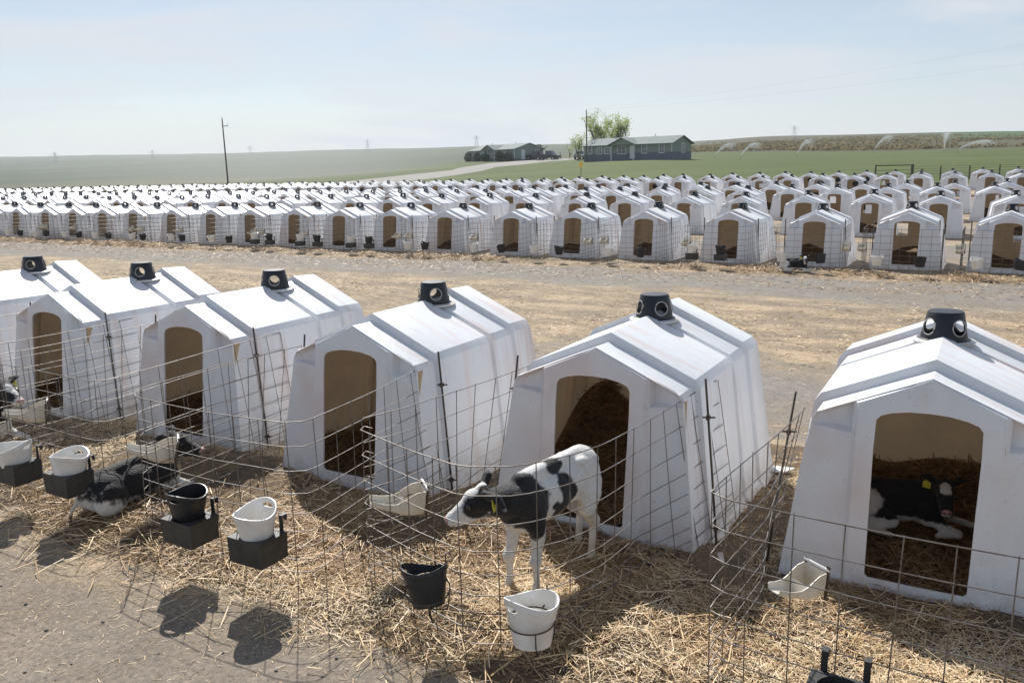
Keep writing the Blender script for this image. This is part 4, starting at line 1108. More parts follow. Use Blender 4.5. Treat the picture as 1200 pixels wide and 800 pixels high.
# sparse litter on the bare dirt in front and on the lane behind
P_, v_ = scatter(38000, -9.5, 5.5, -4.2, -1.0)
kp = npr.uniform(0, 1, len(P_)) < (.03 + .55 * sst(v_, -3.2, -1.4)) * np.clip(.6 + .9 * fbm(P_[:, 0], P_[:, 1], 1.3, 23), .1, 1)
P_ = P_[kp]; n = len(P_)
stalks('straw_litter', P_, np.full(n, .004) + depth(P_[:, 0], P_[:, 1]), .034, .0028, np.clip(npr.normal(.75, .2, n), 0, 1), M['straw'], .05, 'single bits of straw strewn on the bare dirt in front', .1)
P_, v_ = scatter(210000, -26, 14, 2.0, 15.3)
nn_ = v_ + n0
dn = .10 + .42 * np.exp(-((nn_ - 13.2) / 2.3) ** 2) + .35 * np.exp(-((nn_ - 8) / 1.0) ** 2)
dn *= np.clip(.55 + .8 * fbm(P_[:, 0], P_[:, 1], .9, 33) , .05, 1)
kp = (npr.uniform(0, 1, len(P_)) < dn * np.clip(1.6 - v_ / 14, .3, 1))
P_ = P_[kp]; n = len(P_)
stalks('lane_straw', P_, terrain(P_[:, 0], P_[:, 1]) + .006, .075, .0085, np.clip(npr.normal(.62, .22, n), 0, 1), M['straw'], .06, 'chopped straw strewn across the lane behind the near hutches', .15)
# heaped straw along the first far row
P_, v_ = scatter(170000, -40, 16, 12.6, 17.2)
nn_ = v_ + n0
heap = np.exp(-((nn_ - 20.2) / .45) ** 2) * np.clip(.55 + .9 * fbm(P_[:, 0], P_[:, 1], 1.6, 41), 0, 1.3)
kp = npr.uniform(0, 1, len(P_)) < .06 + .94 * heap
P_ = P_[kp]; n = len(P_); heap = heap[kp]
stalks('heaped_straw', P_, terrain(P_[:, 0], P_[:, 1]) + .01 + heap * .16 * npr.uniform(0, 1, n), .12, .012, np.clip(npr.normal(.42, .22, n), 0, 1), M['straw'], .25, 'heaped straw along the pens across the lane', .2)
# bedding inside the near hutches
for k_, h in NEAR.items():
    n = 9000 if k_ in 'DE' else 5000
    lx = npr.uniform(-.68, .68, n); ly = npr.uniform(.08, 1.78, n)
    hz = .07 + .10 * sst(ly, .2, 1.5) + .16 * sst(np.abs(lx), .25, .7) + .07 * np.sin(lx * 5 + ly * 4 + ord(k_))
    if k_ == 'D': hz = hz + .30 * sst(ly, .35, 1.3) + .12 * sst(lx, -.2, .5)
    if k_ == 'C': hz = hz + .30 * sst(ly, .5, 1.5) * sst(lx, -.6, .5)
    if k_ == 'E': hz = np.where((np.abs(lx) < .55) & (ly < 1.1), hz * .55, hz + .10 * sst(ly, 1.2, 1.6))
    hz = np.maximum(hz, .02) + npr.uniform(-.03, .02, n)
    lx = np.clip(lx, -(.62 - .15 * hz), .62 - .15 * hz) + npr.uniform(-.02, .02, n)
    P_ = np.stack([h[0] + lx * ca - ly * sa, h[1] + lx * sa + ly * ca], 1)
    where = {'A': 'second hutch from the left', 'B': 'hutch behind the lying calf', 'C': 'hutch left of the standing calf', 'D': 'hutch behind the standing calf', 'E': 'hutch of the resting calf'}[k_]
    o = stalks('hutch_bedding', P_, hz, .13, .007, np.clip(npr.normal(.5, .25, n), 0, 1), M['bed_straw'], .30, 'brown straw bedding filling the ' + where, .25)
    # compact bed beneath
    ax_, ay_ = np.meshgrid(np.linspace(-.69, .69, 30), np.linspace(.06, 1.88, 40))
    bz = .07 + .10 * sst(ay_, .2, 1.5) + .16 * sst(np.abs(ax_), .25, .7) + .07 * np.sin(ax_ * 5 + ay_ * 4 + ord(k_))
    if k_ == 'D': bz = bz + .30 * sst(ay_, .35, 1.3) + .12 * sst(ax_, -.2, .5)
    if k_ == 'C': bz = bz + .30 * sst(ay_, .5, 1.5) * sst(ax_, -.6, .5)
    if k_ == 'E': bz = np.where((np.abs(ax_) < .55) & (ay_ < 1.1), bz * .55, bz + .10 * sst(ay_, 1.2, 1.6))
    bz = np.maximum(bz, .02) - .03
    lim = .70 - .12 * bz
    ax_ = np.clip(ax_, -lim, lim)
    m_ = mesh_obj('packed_bedding', np.stack([h[0] + (ax_ * ca - ay_ * sa).ravel(), h[1] + (ax_ * sa + ay_ * ca).ravel(), bz.ravel()], 1).tolist(),
                  [(j * 30 + i, j * 30 + i + 1, (j + 1) * 30 + i + 1, (j + 1) * 30 + i) for j in range(39) for i in range(29)], None, None, 'full')
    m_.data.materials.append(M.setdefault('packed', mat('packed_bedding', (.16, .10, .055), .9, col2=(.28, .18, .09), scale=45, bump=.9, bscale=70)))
    tag(m_, 'packed straw bed under the loose bedding of the ' + where, 'straw', kind='stuff')

# pebbles on the front dirt
bm = bmesh.new()
for i in range(420):
    t = rnd.uniform(-7, 3); v = rnd.uniform(-4.3, -1.6); nn = v + n0; s = rnd.uniform(.003, .011)
    bmesh.ops.create_icosphere(bm, subdivisions=1, radius=s, matrix=Matrix.Translation((nn * .5 + t * .866, nn * .866 - t * .5, s * .35)) @ Matrix.Diagonal((1.3, 1, .7, 1)))
tag(bm_obj('pebbles', bm, mat('pebble_stone', (.10, .09, .08), .8, col2=(.22, .2, .18), scale=20), None, 'full'), 'small dark pebbles on the bare dirt', 'gravel', kind='stuff')

# ------------------------------------------------------------------ houses
def m_siding(name, col):
    n = NB(name); z = n.sep()[2]
    ln = n.math('FRACT', n.math('MULTIPLY', z, 5.2))
    c = n.mix(n.map(ln, .0, .12, .5, 0), col, tuple(k * .6 for k in col)); c = n.mix(n.map(n.noise(.8, 5, .6), .4, .7, 0, .25), c, tuple(k * .75 for k in col))
    n.put(n.b.inputs['Base Color'], c); n.b.inputs['Roughness'].default_value = .7; n.put(n.b.inputs['Normal'], n.bump(ln, .4, .02)); return n.m
M['sage_siding'] = m_siding('sage_green_siding', (.25, .31, .28)); M['blue_siding'] = m_siding('slate_blue_siding', (.125, .165, .20))
M['roof'] = mat('green_grey_shingles', (.15, .18, .175), .85, col2=(.21, .24, .235), scale=1.5, bump=.3)
M['trim'] = mat('white_trim', (.72, .74, .74), .5, var=.1, scale=2); M['glass'] = mat('dark_window_glass', (.06, .08, .10), .08, spec=.8)
M['curtain'] = mat('pale_curtain', (.45, .47, .48), .8, var=.2, scale=3)
def window(parent, x, y, z, wd, ht, nx_, ny_):
    """on a wall with outward normal (nx_, ny_)"""
    rot = Matrix.Rotation(math.atan2(ny_, nx_) + R(90), 4, 'Z'); Mw = Matrix.Translation((x, y, z)) @ rot
    bm = bmesh.new()
    for (cx, cz, sx, sz) in ((0, ht / 2 + .05, wd + .24, .11), (0, -ht / 2 - .05, wd + .24, .11), (-wd / 2 - .06, 0, .12, ht), (wd / 2 + .06, 0, .12, ht), (0, 0, .05, ht), (0, 0, wd, .04)):
        bmesh.ops.create_cube(bm, size=1, matrix=Mw @ Matrix.Translation((cx, -.03 if sx > .05 and sz > .05 else -.02, cz)) @ Matrix.Diagonal((sx, .07, sz, 1)))
    f = bm_obj('window', bm, M['trim'], parent)
    bm = bmesh.new(); bmesh.ops.create_cube(bm, size=1, matrix=Mw @ Matrix.Translation((0, .0, 0)) @ Matrix.Diagonal((wd, .03, ht, 1))); bm_obj('pane', bm, M['glass'], f)
def house(name, loc, rz, Ln, Wd, H, rise, label, windows, doors, dormer, split):
    """x runs along the long front (front at y=0), gable ends at x=0 and x=Ln"""
    e = empty(name, loc, rz, label, 'house')
    def prism(name, x0, x1, y0, y1, z0, z1, m):
        bm = bmesh.new(); bmesh.ops.create_cube(bm, size=1, matrix=Matrix.Translation(((x0 + x1) / 2, (y0 + y1) / 2, (z0 + z1) / 2)) @ Matrix.Diagonal((x1 - x0, y1 - y0, z1 - z0, 1))); return bm_obj(name, bm, m, e)
    prism('lower_wall', -.02, Ln + .02, -.02, Wd + .02, -.8, split, M['blue_siding'])
    bm = bmesh.new()
    pr = [(0, split + .003), (0, H), (Wd / 2, H + rise), (Wd, H), (Wd, split + .003)]
    a = [bm.verts.new((0, y, z)) for y, z in pr]; b = [bm.verts.new((Ln, y, z)) for y, z in pr]
    bm.faces.new(a); bm.faces.new(b[::-1])
    for i in range(5): bm.faces.new((a[i], b[i], b[(i + 1) % 5], a[(i + 1) % 5]))
    bmesh.ops.recalc_face_normals(bm, faces=bm.faces); bm_obj('wall', bm, M['sage_siding'], e)
    ov, th = .38, .14
    bm = bmesh.new(); sl = rise / (Wd / 2)
    pr = [(-ov, H - ov * sl + .02), (Wd / 2, H + rise + .02), (Wd + ov, H - ov * sl + .02), (Wd + ov, H - ov * sl + .02 + th), (Wd / 2, H + rise + .02 + th), (-ov, H - ov * sl + .02 + th)]
    a = [bm.verts.new((-ov, y, z)) for y, z in pr]; b = [bm.verts.new((Ln + ov, y, z)) for y, z in pr]
    for i in range(6): bm.faces.new((a[i], b[i], b[(i + 1) % 6], a[(i + 1) % 6]))
    for r_ in (a, b): bm.faces.new((r_[0], r_[1], r_[4], r_[5])); bm.faces.new((r_[1], r_[2], r_[3], r_[4]))
    bmesh.ops.recalc_face_normals(bm, faces=bm.faces); rf = bm_obj('roof', bm, M['roof'], e)
    bm = bmesh.new()
    for (px, py) in ((Ln * .28, Wd * .4), (Ln * .7, Wd * .55)): tube(bm, [(px, py, H + rise * .7), (px, py, H + rise + .55)], .07, 8)
    bm_obj('chimney', bm, M['curtain'], rf)
    # entrance gable
    dx, dw, dr_ = dormer
    prj = 1.0
    bm = bmesh.new()
    hz = H - .02
    pr = [(dx - dw / 2, hz), (dx, hz + dr_), (dx + dw / 2, hz)]
    a = [bm.verts.new((x_, -prj, z_)) for x_, z_ in pr]; b = [bm.verts.new((x_, Wd * .42, z_)) for x_, z_ in pr]
    bm.faces.new(a); bm.faces.new(b[::-1])
    for i in range(3): bm.faces.new((a[i], b[i], b[(i + 1) % 3], a[(i + 1) % 3]))
    bmesh.ops.recalc_face_normals(bm, faces=bm.faces); dm = bm_obj('entrance_gable', bm, M['sage_siding'], e)
    bm = bmesh.new()
    pr = [(dx - dw / 2 - .35, hz - .12), (dx, hz + dr_ + .04), (dx + dw / 2 + .35, hz - .12), (dx + dw / 2 + .35, hz + .02), (dx, hz + dr_ + .18), (dx - dw / 2 - .35, hz + .02)]
    a = [bm.verts.new((x_, -prj - .3, z_)) for x_, z_ in pr]; b = [bm.verts.new((x_, Wd * .42, z_)) for x_, z_ in pr]
    for i in range(6): bm.faces.new((a[i], b[i], b[(i + 1) % 6], a[(i + 1) % 6]))
    for r_ in (a, b): bm.faces.new((r_[0], r_[1], r_[4], r_[5])); bm.faces.new((r_[1], r_[2], r_[3], r_[4]))
    bmesh.ops.recalc_face_normals(bm, faces=bm.faces); bm_obj('gable_roof', bm, M['roof'], dm)
    for sx in (-1, 1): prism('porch_post', dx + sx * dw * .45 - .07, dx + sx * dw * .45 + .07, -prj + .02, -prj + .16, -.5, hz - .03, M['trim'])
    for (side, p, z, wd, ht) in windows:
        if side == 'f': window(e, p, -.03, z, wd, ht, 0, -1)
        else: window(e, Ln + .03, p, z, wd, ht, 1, 0)
    for (side, p, wd, ht, m) in doors:
        if side == 'f': d = prism('door', p - wd / 2, p + wd / 2, -.07, -.025, .25, .25 + ht, m); prism_h = (p + wd * .38, -.11, 1.2)
        else: d = prism('door', Ln + .025, Ln + .07, p - wd / 2, p + wd / 2, .25, .25 + ht, m); prism_h = (Ln + .11, p + wd * .38, 1.2)
        bm = bmesh.new(); bmesh.ops.create_icosphere(bm, subdivisions=1, radius=.05, matrix=Matrix.Translation(prism_h)); bm_obj('handle', bm, M['rod'], d)
    for cx in (0, Ln): prism('corner_trim', cx - .06, cx + .06, -.06, .0, split, H, M['trim'])
    return e
c_ = hit(787, 187.5); L2_, W2_ = 16.2 * c_.y / 130, 6.3 * c_.y / 130; phi = R(39.6); print('h2', c_)
o2 = Vector((c_.x - L2_ * math.cos(phi), c_.y + L2_ * math.sin(phi), tz(c_.x - 4, c_.y + 6) - .05))
house('ranch_house', o2, -phi, L2_, W2_, 2.45, 1.1, 'long sage green house with slate blue lower wall in front of the pale tree',
      [('f', 1.2, 1.75, .7, 1.1), ('f', 3.1, 1.6, .8, .9), ('f', 4.6, 1.6, .8, .9), ('f', 7.4, 1.65, 1.5, 1.15), ('f', 11.6, 1.7, .8, 1.3), ('f', 14.7, 1.7, .8, 1.3), ('e', 3.6, 1.75, .9, 1.3)],
      [('f', 9.4, .95, 2.1, M['trim'])], (8.0, 4.6, .95), 1.15)
c_ = hit(603, 189); L1_, W1_ = 16.6 * c_.y / 163, 6.9 * c_.y / 163; print('h1', c_); phi1 = R(56)
o1 = Vector((c_.x - L1_ * math.cos(phi1), c_.y + L1_ * math.sin(phi1), tz(c_.x - 2, c_.y + 5) - .05))
house('ranch_house', o1, -phi1, L1_, W1_, 2.4, 1.15, 'smaller dark green house with round shrubs, at the end of the gravel drive',
      [('f', 2.2, 1.7, .8, 1.1), ('f', 5.4, 1.7, .8, 1.1), ('f', 8.6, 1.65, 1.3, 1.3), ('f', 10.6, 1.65, 1.3, 1.3), ('f', 14.5, 1.7, .8, 1.1), ('e', 6.0, 1.8, .8, .8)],
      [('e', 2.2, .95, 2.0, M['trim'])], (9.6, 5.0, 1.0), .45)

# ------------------------------------------------------------------ plants
M['bark'] = mat('tree_bark', (.16, .14, .11), .9, var=.4, scale=6, bump=.4)
M['pale_leaf'] = mat('young_spring_leaves', (.20, .27, .08), .6, col2=(.30, .34, .14), scale=2.5)
_t = M['pale_leaf'].node_tree; _tr = _t.nodes.new('ShaderNodeBsdfTranslucent'); _tr.inputs[0].default_value = (.42, .50, .14, 1); _mx = _t.nodes.new('ShaderNodeMixShader'); _mx.inputs[0].default_value = .5
_t.links.new(_t.nodes['Principled BSDF'].outputs[0], _mx.inputs[1]); _t.links.new(_tr.outputs[0], _mx.inputs[2]); _t.links.new(_mx.outputs[0], _t.nodes['Material Output'].inputs[0])
M['dark_leaf'] = mat('evergreen_shrub_leaves', (.022, .045, .022), .6, col2=(.045, .075, .03), scale=2.5)
def leaves(bm, pts, size, rr):
    for p in pts:
        s = size * rr.uniform(.6, 1.4); q = Euler((rr.uniform(0, 6), rr.uniform(0, 6), rr.uniform(0, 6))).to_matrix()
        bm.faces.new([bm.verts.new(Vector(p) + q @ Vector(v) * s) for v in ((-.5, 0, 0), (0, -.28, .05), (.5, 0, 0), (0, .28, .05))])
def tree(name, loc, h, label, seed, leaf_m, spread=.42, nleaf=26, leafsize=.22, levels=4, group=None, stems=3):
    rr = random.Random(seed); e = empty(name, loc, 0, label, 'tree', group)
    bm = bmesh.new(); tips = []
    def grow(p, d, ln, r, lv):
        n = 4; pts = [p]; rs = [r]; q = p.copy(); dd = d.copy()
        for k in range(n):
            dd = (dd + Vector((rr.uniform(-.12, .12), rr.uniform(-.12, .12), .05))).normalized(); q = q + dd * ln / n; pts.append(q.copy()); rs.append(r * (1 - .45 * (k + 1) / n))
        tube(bm, pts, rs, 6 if lv < 2 else 4)
        if lv >= levels - 2: tips.extend(pts[1:])
        if lv < levels:
            for c in range(rr.randint(2, 4)):
                k = rr.randint(1, n); nd = (dd * .9 + Vector((rr.uniform(-1, 1), rr.uniform(-1, 1), rr.uniform(-.1, .7))) * spread * 1.5).normalized()
                grow(pts[k], nd, ln * rr.uniform(.55, .8), rs[k] * .65, lv + 1)
    for s in range(stems):
        a = s * 2 * math.pi / max(stems, 1) + rr.uniform(0, 1)
        grow(Vector((0, 0, -.2)), Vector((math.cos(a) * spread * .6 * (stems > 1), math.sin(a) * spread * .6 * (stems > 1), 1)).normalized(), h * .42, h * .020, 0)
    zmax = max(v.co.z for v in bm.verts); k = h / zmax
    for v in bm.verts: v.co *= k
    bm_obj('trunk', bm, M['bark'], e, 'full')
    bm = bmesh.new(); P = []
    for t in tips:
        t = t * k
        if rr.random() < .76: continue
        c = rr.random(); m = int(nleaf * c)
        for _ in range(m): P.append((t.x + rr.gauss(0, .28), t.y + rr.gauss(0, .28), t.z + rr.gauss(0, .25)))
    leaves(bm, P, leafsize, rr)
    bm_obj('crown', bm, leaf_m, e)
    return e
p = at(703, 150); tree('budding_tree', p, 9.2, 'tall multi-stemmed tree with sparse pale spring leaves right behind the green house', 3, M['pale_leaf'], nleaf=9, levels=4, stems=5, leafsize=.26)
p = at(727, 153); tree('budding_tree', p, 8.4, 'airy pale green tree behind the middle of the green house roof', 14, M['pale_leaf'], nleaf=9, levels=4, stems=5, leafsize=.26)
p = at(681, 158); tree('small_tree', p, 5.2, 'small round pale tree at the left end of the green house', 8, M['pale_leaf'], nleaf=14, levels=3, stems=2, leafsize=.24)
p = at(671, 170); tree('small_tree', p, 3.6, 'thin young sapling between the two houses', 9, M['pale_leaf'], nleaf=5, levels=3, stems=1, leafsize=.2)
def shrub(loc, r, label, seed):
    rr = random.Random(seed); e = empty('shrub', loc, 0, label, 'shrub', 'round shrubs along the smaller house')
    bm = bmesh.new(); P = []
    for _ in range(1500):
        a = Vector((rr.gauss(0, 1), rr.gauss(0, 1), rr.gauss(0, 1))).normalized() * r * (rr.uniform(.55, 1.08)); P.append((a.x, a.y, max(.02, a.z * 1.15 + r * .95)))
    leaves(bm, P, .22, rr); bm_obj('foliage', bm, M['dark_leaf'], e)
    bm = bmesh.new()
    for k in range(4): tube(bm, [(0, 0, -.1), (rr.uniform(-.4, .4) * r, rr.uniform(-.4, .4) * r, r)], .03, 5)
    bm_obj('stem', bm, M['bark'], e)
for k, (u, yy) in enumerate(((551, 172), (561, 170), (571, 168), (588, 165), (598, 163))):
    shrub(hit(u - 2, 189.5), (.95, .9, .85, 1.0, .95)[k], 'round dark shrub, %s from the left in front of the smaller house' % ordinal(k + 1), 20 + k)

# ------------------------------------------------------------------ vehicles
M['dark_paint'] = mat('dark_truck_paint', (.018, .020, .024), .3, spec=.6, var=.3, scale=2); M['tyre'] = mat('tyre_rubber', (.015, .015, .015), .85)
M['pale_paint'] = mat('pale_blue_car_paint', (.30, .36, .42), .25, spec=.6); M['rim'] = mat('wheel_rim', (.4, .4, .4), .35, metal=.8); M['lamp'] = mat('headlight_lens', (.7, .7, .68), .1, spec=.8)
def vehicle(name, loc, rz, label, cat, Ln, Wd, prof, cabin, paint_m, extra=None):
    e = empty(name, loc, rz, label, cat)
    bm = bmesh.new()
    a = [bm.verts.new((x_, -Wd / 2, z_)) for x_, z_ in prof]; b = [bm.verts.new((x_, Wd / 2, z_)) for x_, z_ in prof]
    bm.faces.new(a); bm.faces.new(b[::-1])
    for i in range(len(prof)): bm.faces.new((a[i], b[i], b[(i + 1) % len(prof)], a[(i + 1) % len(prof)]))
    bmesh.ops.recalc_face_normals(bm, faces=bm.faces); bmesh.ops.bevel(bm, geom=bm.edges[:], offset=.05, segments=2, affect='EDGES')
    bm_obj('body', bm, paint_m, e, 30)
    bm = bmesh.new(); wi = Wd / 2 - .1
    a = [bm.verts.new((x_, -wi * (1 if z_ < 1.2 else .86), z_)) for x_, z_ in cabin]; b = [bm.verts.new((x_, wi * (1 if z_ < 1.2 else .86), z_)) for x_, z_ in cabin]
    bm.faces.new(a); bm.faces.new(b[::-1])
    for i in range(len(cabin)): bm.faces.new((a[i], b[i], b[(i + 1) % len(cabin)], a[(i + 1) % len(cabin)]))
    bmesh.ops.recalc_face_normals(bm, faces=bm.faces); bm_obj('cabin_glass', bm, M['glass'], e)
    top = [c for c in cabin if c[1] > 1.2]; x0, x1 = min(c[0] for c in top), max(c[0] for c in top); zt = top[0][1]
    bm = bmesh.new(); box(bm, ((x0 + x1) / 2, 0, zt + .03), (x1 - x0 + .06, wi * 1.75, .06))
    for x_ in (x0, (x0 + x1) / 2, x1):
        for sy in (-1, 1): box(bm, (x_, sy * (wi * .93), (zt + .95) / 2), (.09, .08, zt - .9))
    bm_obj('roof', bm, paint_m, e)
    for x_ in (Ln * .19, Ln * .80):
        for sy in (-1, 1):
            bm = bmesh.new(); bmesh.ops.create_cone(bm, cap_ends=True, segments=20, radius1=.38, radius2=.38, depth=.24, matrix=Matrix.Translation((x_, sy * (Wd / 2 - .06), .38)) @ Matrix.Rotation(R(90), 4, 'X')); w_ = bm_obj('wheel', bm, M['tyre'], e, 30)
            bm = bmesh.new(); bmesh.ops.create_cone(bm, cap_ends=True, segments=16, radius1=.21, radius2=.21, depth=.26, matrix=Matrix.Translation((x_, sy * (Wd / 2 - .055), .38)) @ Matrix.Rotation(R(90), 4, 'X')); bm_obj('rim', bm, M['rim'], w_)
    for sy in (-1, 1):
        bm = bmesh.new(); box(bm, (Ln + .0, sy * Wd * .36, .80), (.06, .3, .16)); bm_obj('headlight', bm, M['lamp'], e)
    return e
p = hit(628, 188.5)
tk = vehicle('utility_truck', p, R(-28) , 'dark utility truck with a folded boom parked beside the smaller house', 'truck', 5.4, 2.0,
        [(0, .5), (5.4, .5), (5.4, 1.0), (4.0, 1.12), (2.4, 1.12), (2.4, 1.25), (0, 1.25)], [(2.5, 1.1), (2.65, 1.85), (3.7, 1.85), (4.3, 1.1)], M['dark_paint'])
bm = bmesh.new(); tube(bm, [(.8, 0, 1.2), (.8, 0, 2.1), (2.6, .1, 2.75), (.9, .2, 3.0)], .09, 8); box(bm, (.8, 0, 1.45), (.7, .7, .4)); bm_obj('boom', bm, M['dark_paint'], tk)
bm = bmesh.new(); box(bm, (.7, .2, 2.9), (.7, .7, .75)); bm_obj('bucket', bm, mat('boom_bucket', (.25, .27, .25), .5, var=.2), tk)
p = hit(617, 188)
vehicle('pickup', p, R(-28), 'dark pickup partly behind the utility truck by the smaller house', 'pickup', 5.2, 1.9,
        [(0, .5), (5.2, .5), (5.2, 1.0), (3.8, 1.12), (0, 1.12)], [(1.8, 1.05), (2.0, 1.75), (3.3, 1.75), (3.9, 1.05)], M['dark_paint'])
p = hit(677, 187)
vehicle('parked_car', p, R(-75), 'pale blue car parked at the left end of the long green house', 'car', 4.5, 1.8,
        [(0, .4), (4.5, .4), (4.5, .78), (3.4, .95), (.5, .98), (0, .85)], [(.5, .92), (1.0, 1.45), (2.6, 1.45), (3.35, .92)], M['pale_paint'])

# ------------------------------------------------------------------ poles, pylons, fences, sign
def upole(u, y, h, label, lean=0.0, arm=True):
    p = at(u, y); e = empty('utility_pole', p, 0, label, 'pole')
    bm = bmesh.new(); tube(bm, [(0, 0, -.5), (lean * .5, 0, h / 2), (lean, 0, h)], [.13, .11, .08], 10); bm_obj('shaft', bm, M['wood_pole'], e, 'full')
    if arm:
        bm = bmesh.new(); box(bm, (lean + .35, 0, h - 1.1), (.9, .10, .10)); bm_obj('crossarm', bm, M['wood_pole'], e)
    bm = bmesh.new()
    for (dx, dz) in ((0, .06), (.75, -.95)): tube(bm, [(lean + dx, 0, h + dz - .05), (lean + dx, 0, h + dz + .2)], [.05, .03], 8)
    bm_obj('insulator', bm, M['curtain'], e)
    return e, p + Vector((lean, 0, h))
e1, t1 = upole(270, 128, 10.0, 'tall wooden utility pole rising alone from the hutches at left', lean=-.08)
e2, t2_ = upole(691.5, 141, 8.3, 'wooden utility pole in front of the pale tree by the green house', lean=-.1)
def cable(a, b, sag, label, r=.0045):
    pts = [a.lerp(b, k / 24) - Vector((0, 0, sag * 4 * (k / 24) * (1 - k / 24))) for k in range(25)]
    bm = bmesh.new(); tube(bm, pts, r, 4, cap=False); tag(bm_obj('power_line', bm, M['rod'], None, 'full'), label, 'power line')
cable(t2_, Vector((74, 66, 14.0)), 1.1, 'lower power line running from the pole at the green house to the upper right')
cable(t2_ + Vector((0, 0, .2)), Vector((72, 62, 16.2)), 1.0, 'upper power line running from the pole at the green house to the upper right')
M['pylon'] = mat('pylon_steel', (.50, .52, .54), .6)
def pylon(u, h, label):
    h *= .8
    y = 900 if u < 700 else 760; p = at(u, y); e = empty('pylon', p, .3, label, 'pylon', 'pylons on the skyline')
    bm = bmesh.new(); r = .10; H_ = h
    for sx in (-1, 1):
        for sy in (-1, 1): tube(bm, [(sx * 2.4, sy * 2.4, -2), (sx * .7, sy * .7, H_ * .62), (sx * .25, sy * .25, H_)], r, 4)
    for k in range(7):
        z0, z1 = H_ * k / 8, H_ * (k + 1) / 8; w0 = 2.4 + (.7 - 2.4) * min(1, z0 / (H_ * .62)); w1 = 2.4 + (.7 - 2.4) * min(1, z1 / (H_ * .62))
        for sy in (-1, 1): tube(bm, [(-w0, sy * w0, z0), (w1, sy * w1, z1)], .05, 3); tube(bm, [(w0, sy * w0, z0), (-w1, sy * w1, z1)], .05, 3)
    bm_obj('tower', bm, M['pylon'], e)
    for z in (.68, .82):
        bm = bmesh.new(); tube(bm, [(-4.5, 0, H_ * z), (0, 0, H_ * z + .8), (4.5, 0, H_ * z)], .10, 4); bm_obj('crossarm', bm, M['pylon'], e)
    return e
for k, (u, h) in enumerate(((71, 13), (185, 13), (299, 16), (436, 17), (563, 14), (933, 13))):
    pylon(u, h, 'faint lattice pylon on the skyline, %s from the left' % ordinal(k + 1))
# yellow marker post
p = at(684.5, 76)
e = empty('marker_post', p, 0, 'thin post with a small yellow sign standing on the lawn behind the last hutches', 'sign post')
bm = bmesh.new(); tube(bm, [(0, 0, -.3), (0, 0, 2.7)], .035, 8); bm_obj('post', bm, mat('marker_brown', (.16, .12, .05), .7), e)
bm = bmesh.new(); box(bm, (0, -.05, 2.5), (.32, .02, .45), Matrix.Rotation(R(12), 4, 'Z')); bm_obj('sign_plate', bm, mat('marker_yellow', (.55, .36, .04), .5), e)
# pipe gate and wire fence at right, behind the last row
p = at(1052, 74)
e = empty('pipe_gate', p, R(-14), 'dark pipe gate frame behind the last hutches at right', 'gate')
for x_ in (-1.75, 1.75):
    bm = bmesh.new(); box(bm, (x_ * .85, 0, .35), (.22 if x_ > 0 else .12, .14, 2.0)); bmesh.ops.bevel(bm, geom=bm.edges[:], offset=.02, segments=1, affect='EDGES'); bm_obj('gate_post', bm, M['rod'], e)
bm = bmesh.new()
tube(bm, [(-1.5, 0, 1.27), (1.5, 0, 1.27)], .045, 8); bm_obj('top_rail', bm, M['rod'], e)
bm = bmesh.new()
for z in (.25, .55, .85): tube(bm, [(-1.4, 0, z), (1.35, 0, z)], .02, 6)
bm_obj('rails', bm, M['rod'], e)
def far_fence(u0, y0, u1, y1, n, h, label):
    a, b = at(u0, y0), at(u1, y1); e = empty('wire_fence', a, 0, label, 'fence')
    for k in range(n + 1):
        q = a.lerp(b, k / n); z = tz(q.x, q.y)
        bm = bmesh.new(); tube(bm, [(q.x - a.x, q.y - a.y, z - a.z - .3), (q.x - a.x, q.y - a.y, z - a.z + h)], .055, 6); bm_obj('post', bm, M['rod'], e)
    bm = bmesh.new()
    for f_ in (.25, .45, .65, .82, .98):
        tube(bm, [(a.lerp(b, k / n).x - a.x, a.lerp(b, k / n).y - a.y, tz(a.lerp(b, k / n).x, a.lerp(b, k / n).y) - a.z + h * f_) for k in range(n + 1)], .014, 4)
    bm_obj('wires', bm, M['wire'], e)
far_fence(1074, 73, 1290, 66, 6, 1.15, 'wire field fence running off to the right behind the last hutches')
far_fence(610, 185, 682, 172, 7, 1.5, 'low field fence between the two houses')

# sagebrush and weeds on the rise at right, grass tufts on the near edge of the fields
def tufts(name, pts, hmin, hmax, m, label, per=7):
    bm = bmesh.new()
    for (x, y) in pts:
        z = tz(x, y); h = rnd.uniform(hmin, hmax)
        for _ in range(per):
            q = Euler((rnd.uniform(-.9, .9), rnd.uniform(-.9, .9), rnd.uniform(0, 6))).to_matrix(); c = Vector((x + rnd.gauss(0, h * .5), y + rnd.gauss(0, h * .5), z + h * rnd.uniform(.05, .6))); s_ = h * rnd.uniform(.35, .8)
            bm.faces.new([bm.verts.new(c + q @ Vector(v) * s_) for v in ((-.5, 0, -.35), (.5, 0, -.35), (.35, 0, .4), (-.2, 0, .5))])
    return tag(bm_obj(name, bm, m), label, 'brush', kind='stuff')
P_ = []
while len(P_) < 4500:
    u = rnd.uniform(790, 1280); n_q = rnd.uniform(150, 330) if rnd.random() < .85 else rnd.uniform(330, 460)
    yy = n_q / (.5 * (u - 600) / 972 * .979 + .866); xx = (u - 600) / 972 * .979 * yy
    if float(fbm(np.array(xx), np.array(yy), .03, 71)) + rnd.uniform(-.5, .5) < 0: continue
    if n_q < float(np.interp(u, [a_ for a_, b_ in _lu], _ln)) + 8 + 24 * float(fbm(np.array(xx), np.array(yy), .02, 5)): continue
    P_.append((xx, yy))
M['sagebrush'] = mat('sagebrush_leaves', (.12, .105, .062), .8, col2=(.062, .088, .032), scale=.05, detail=4)
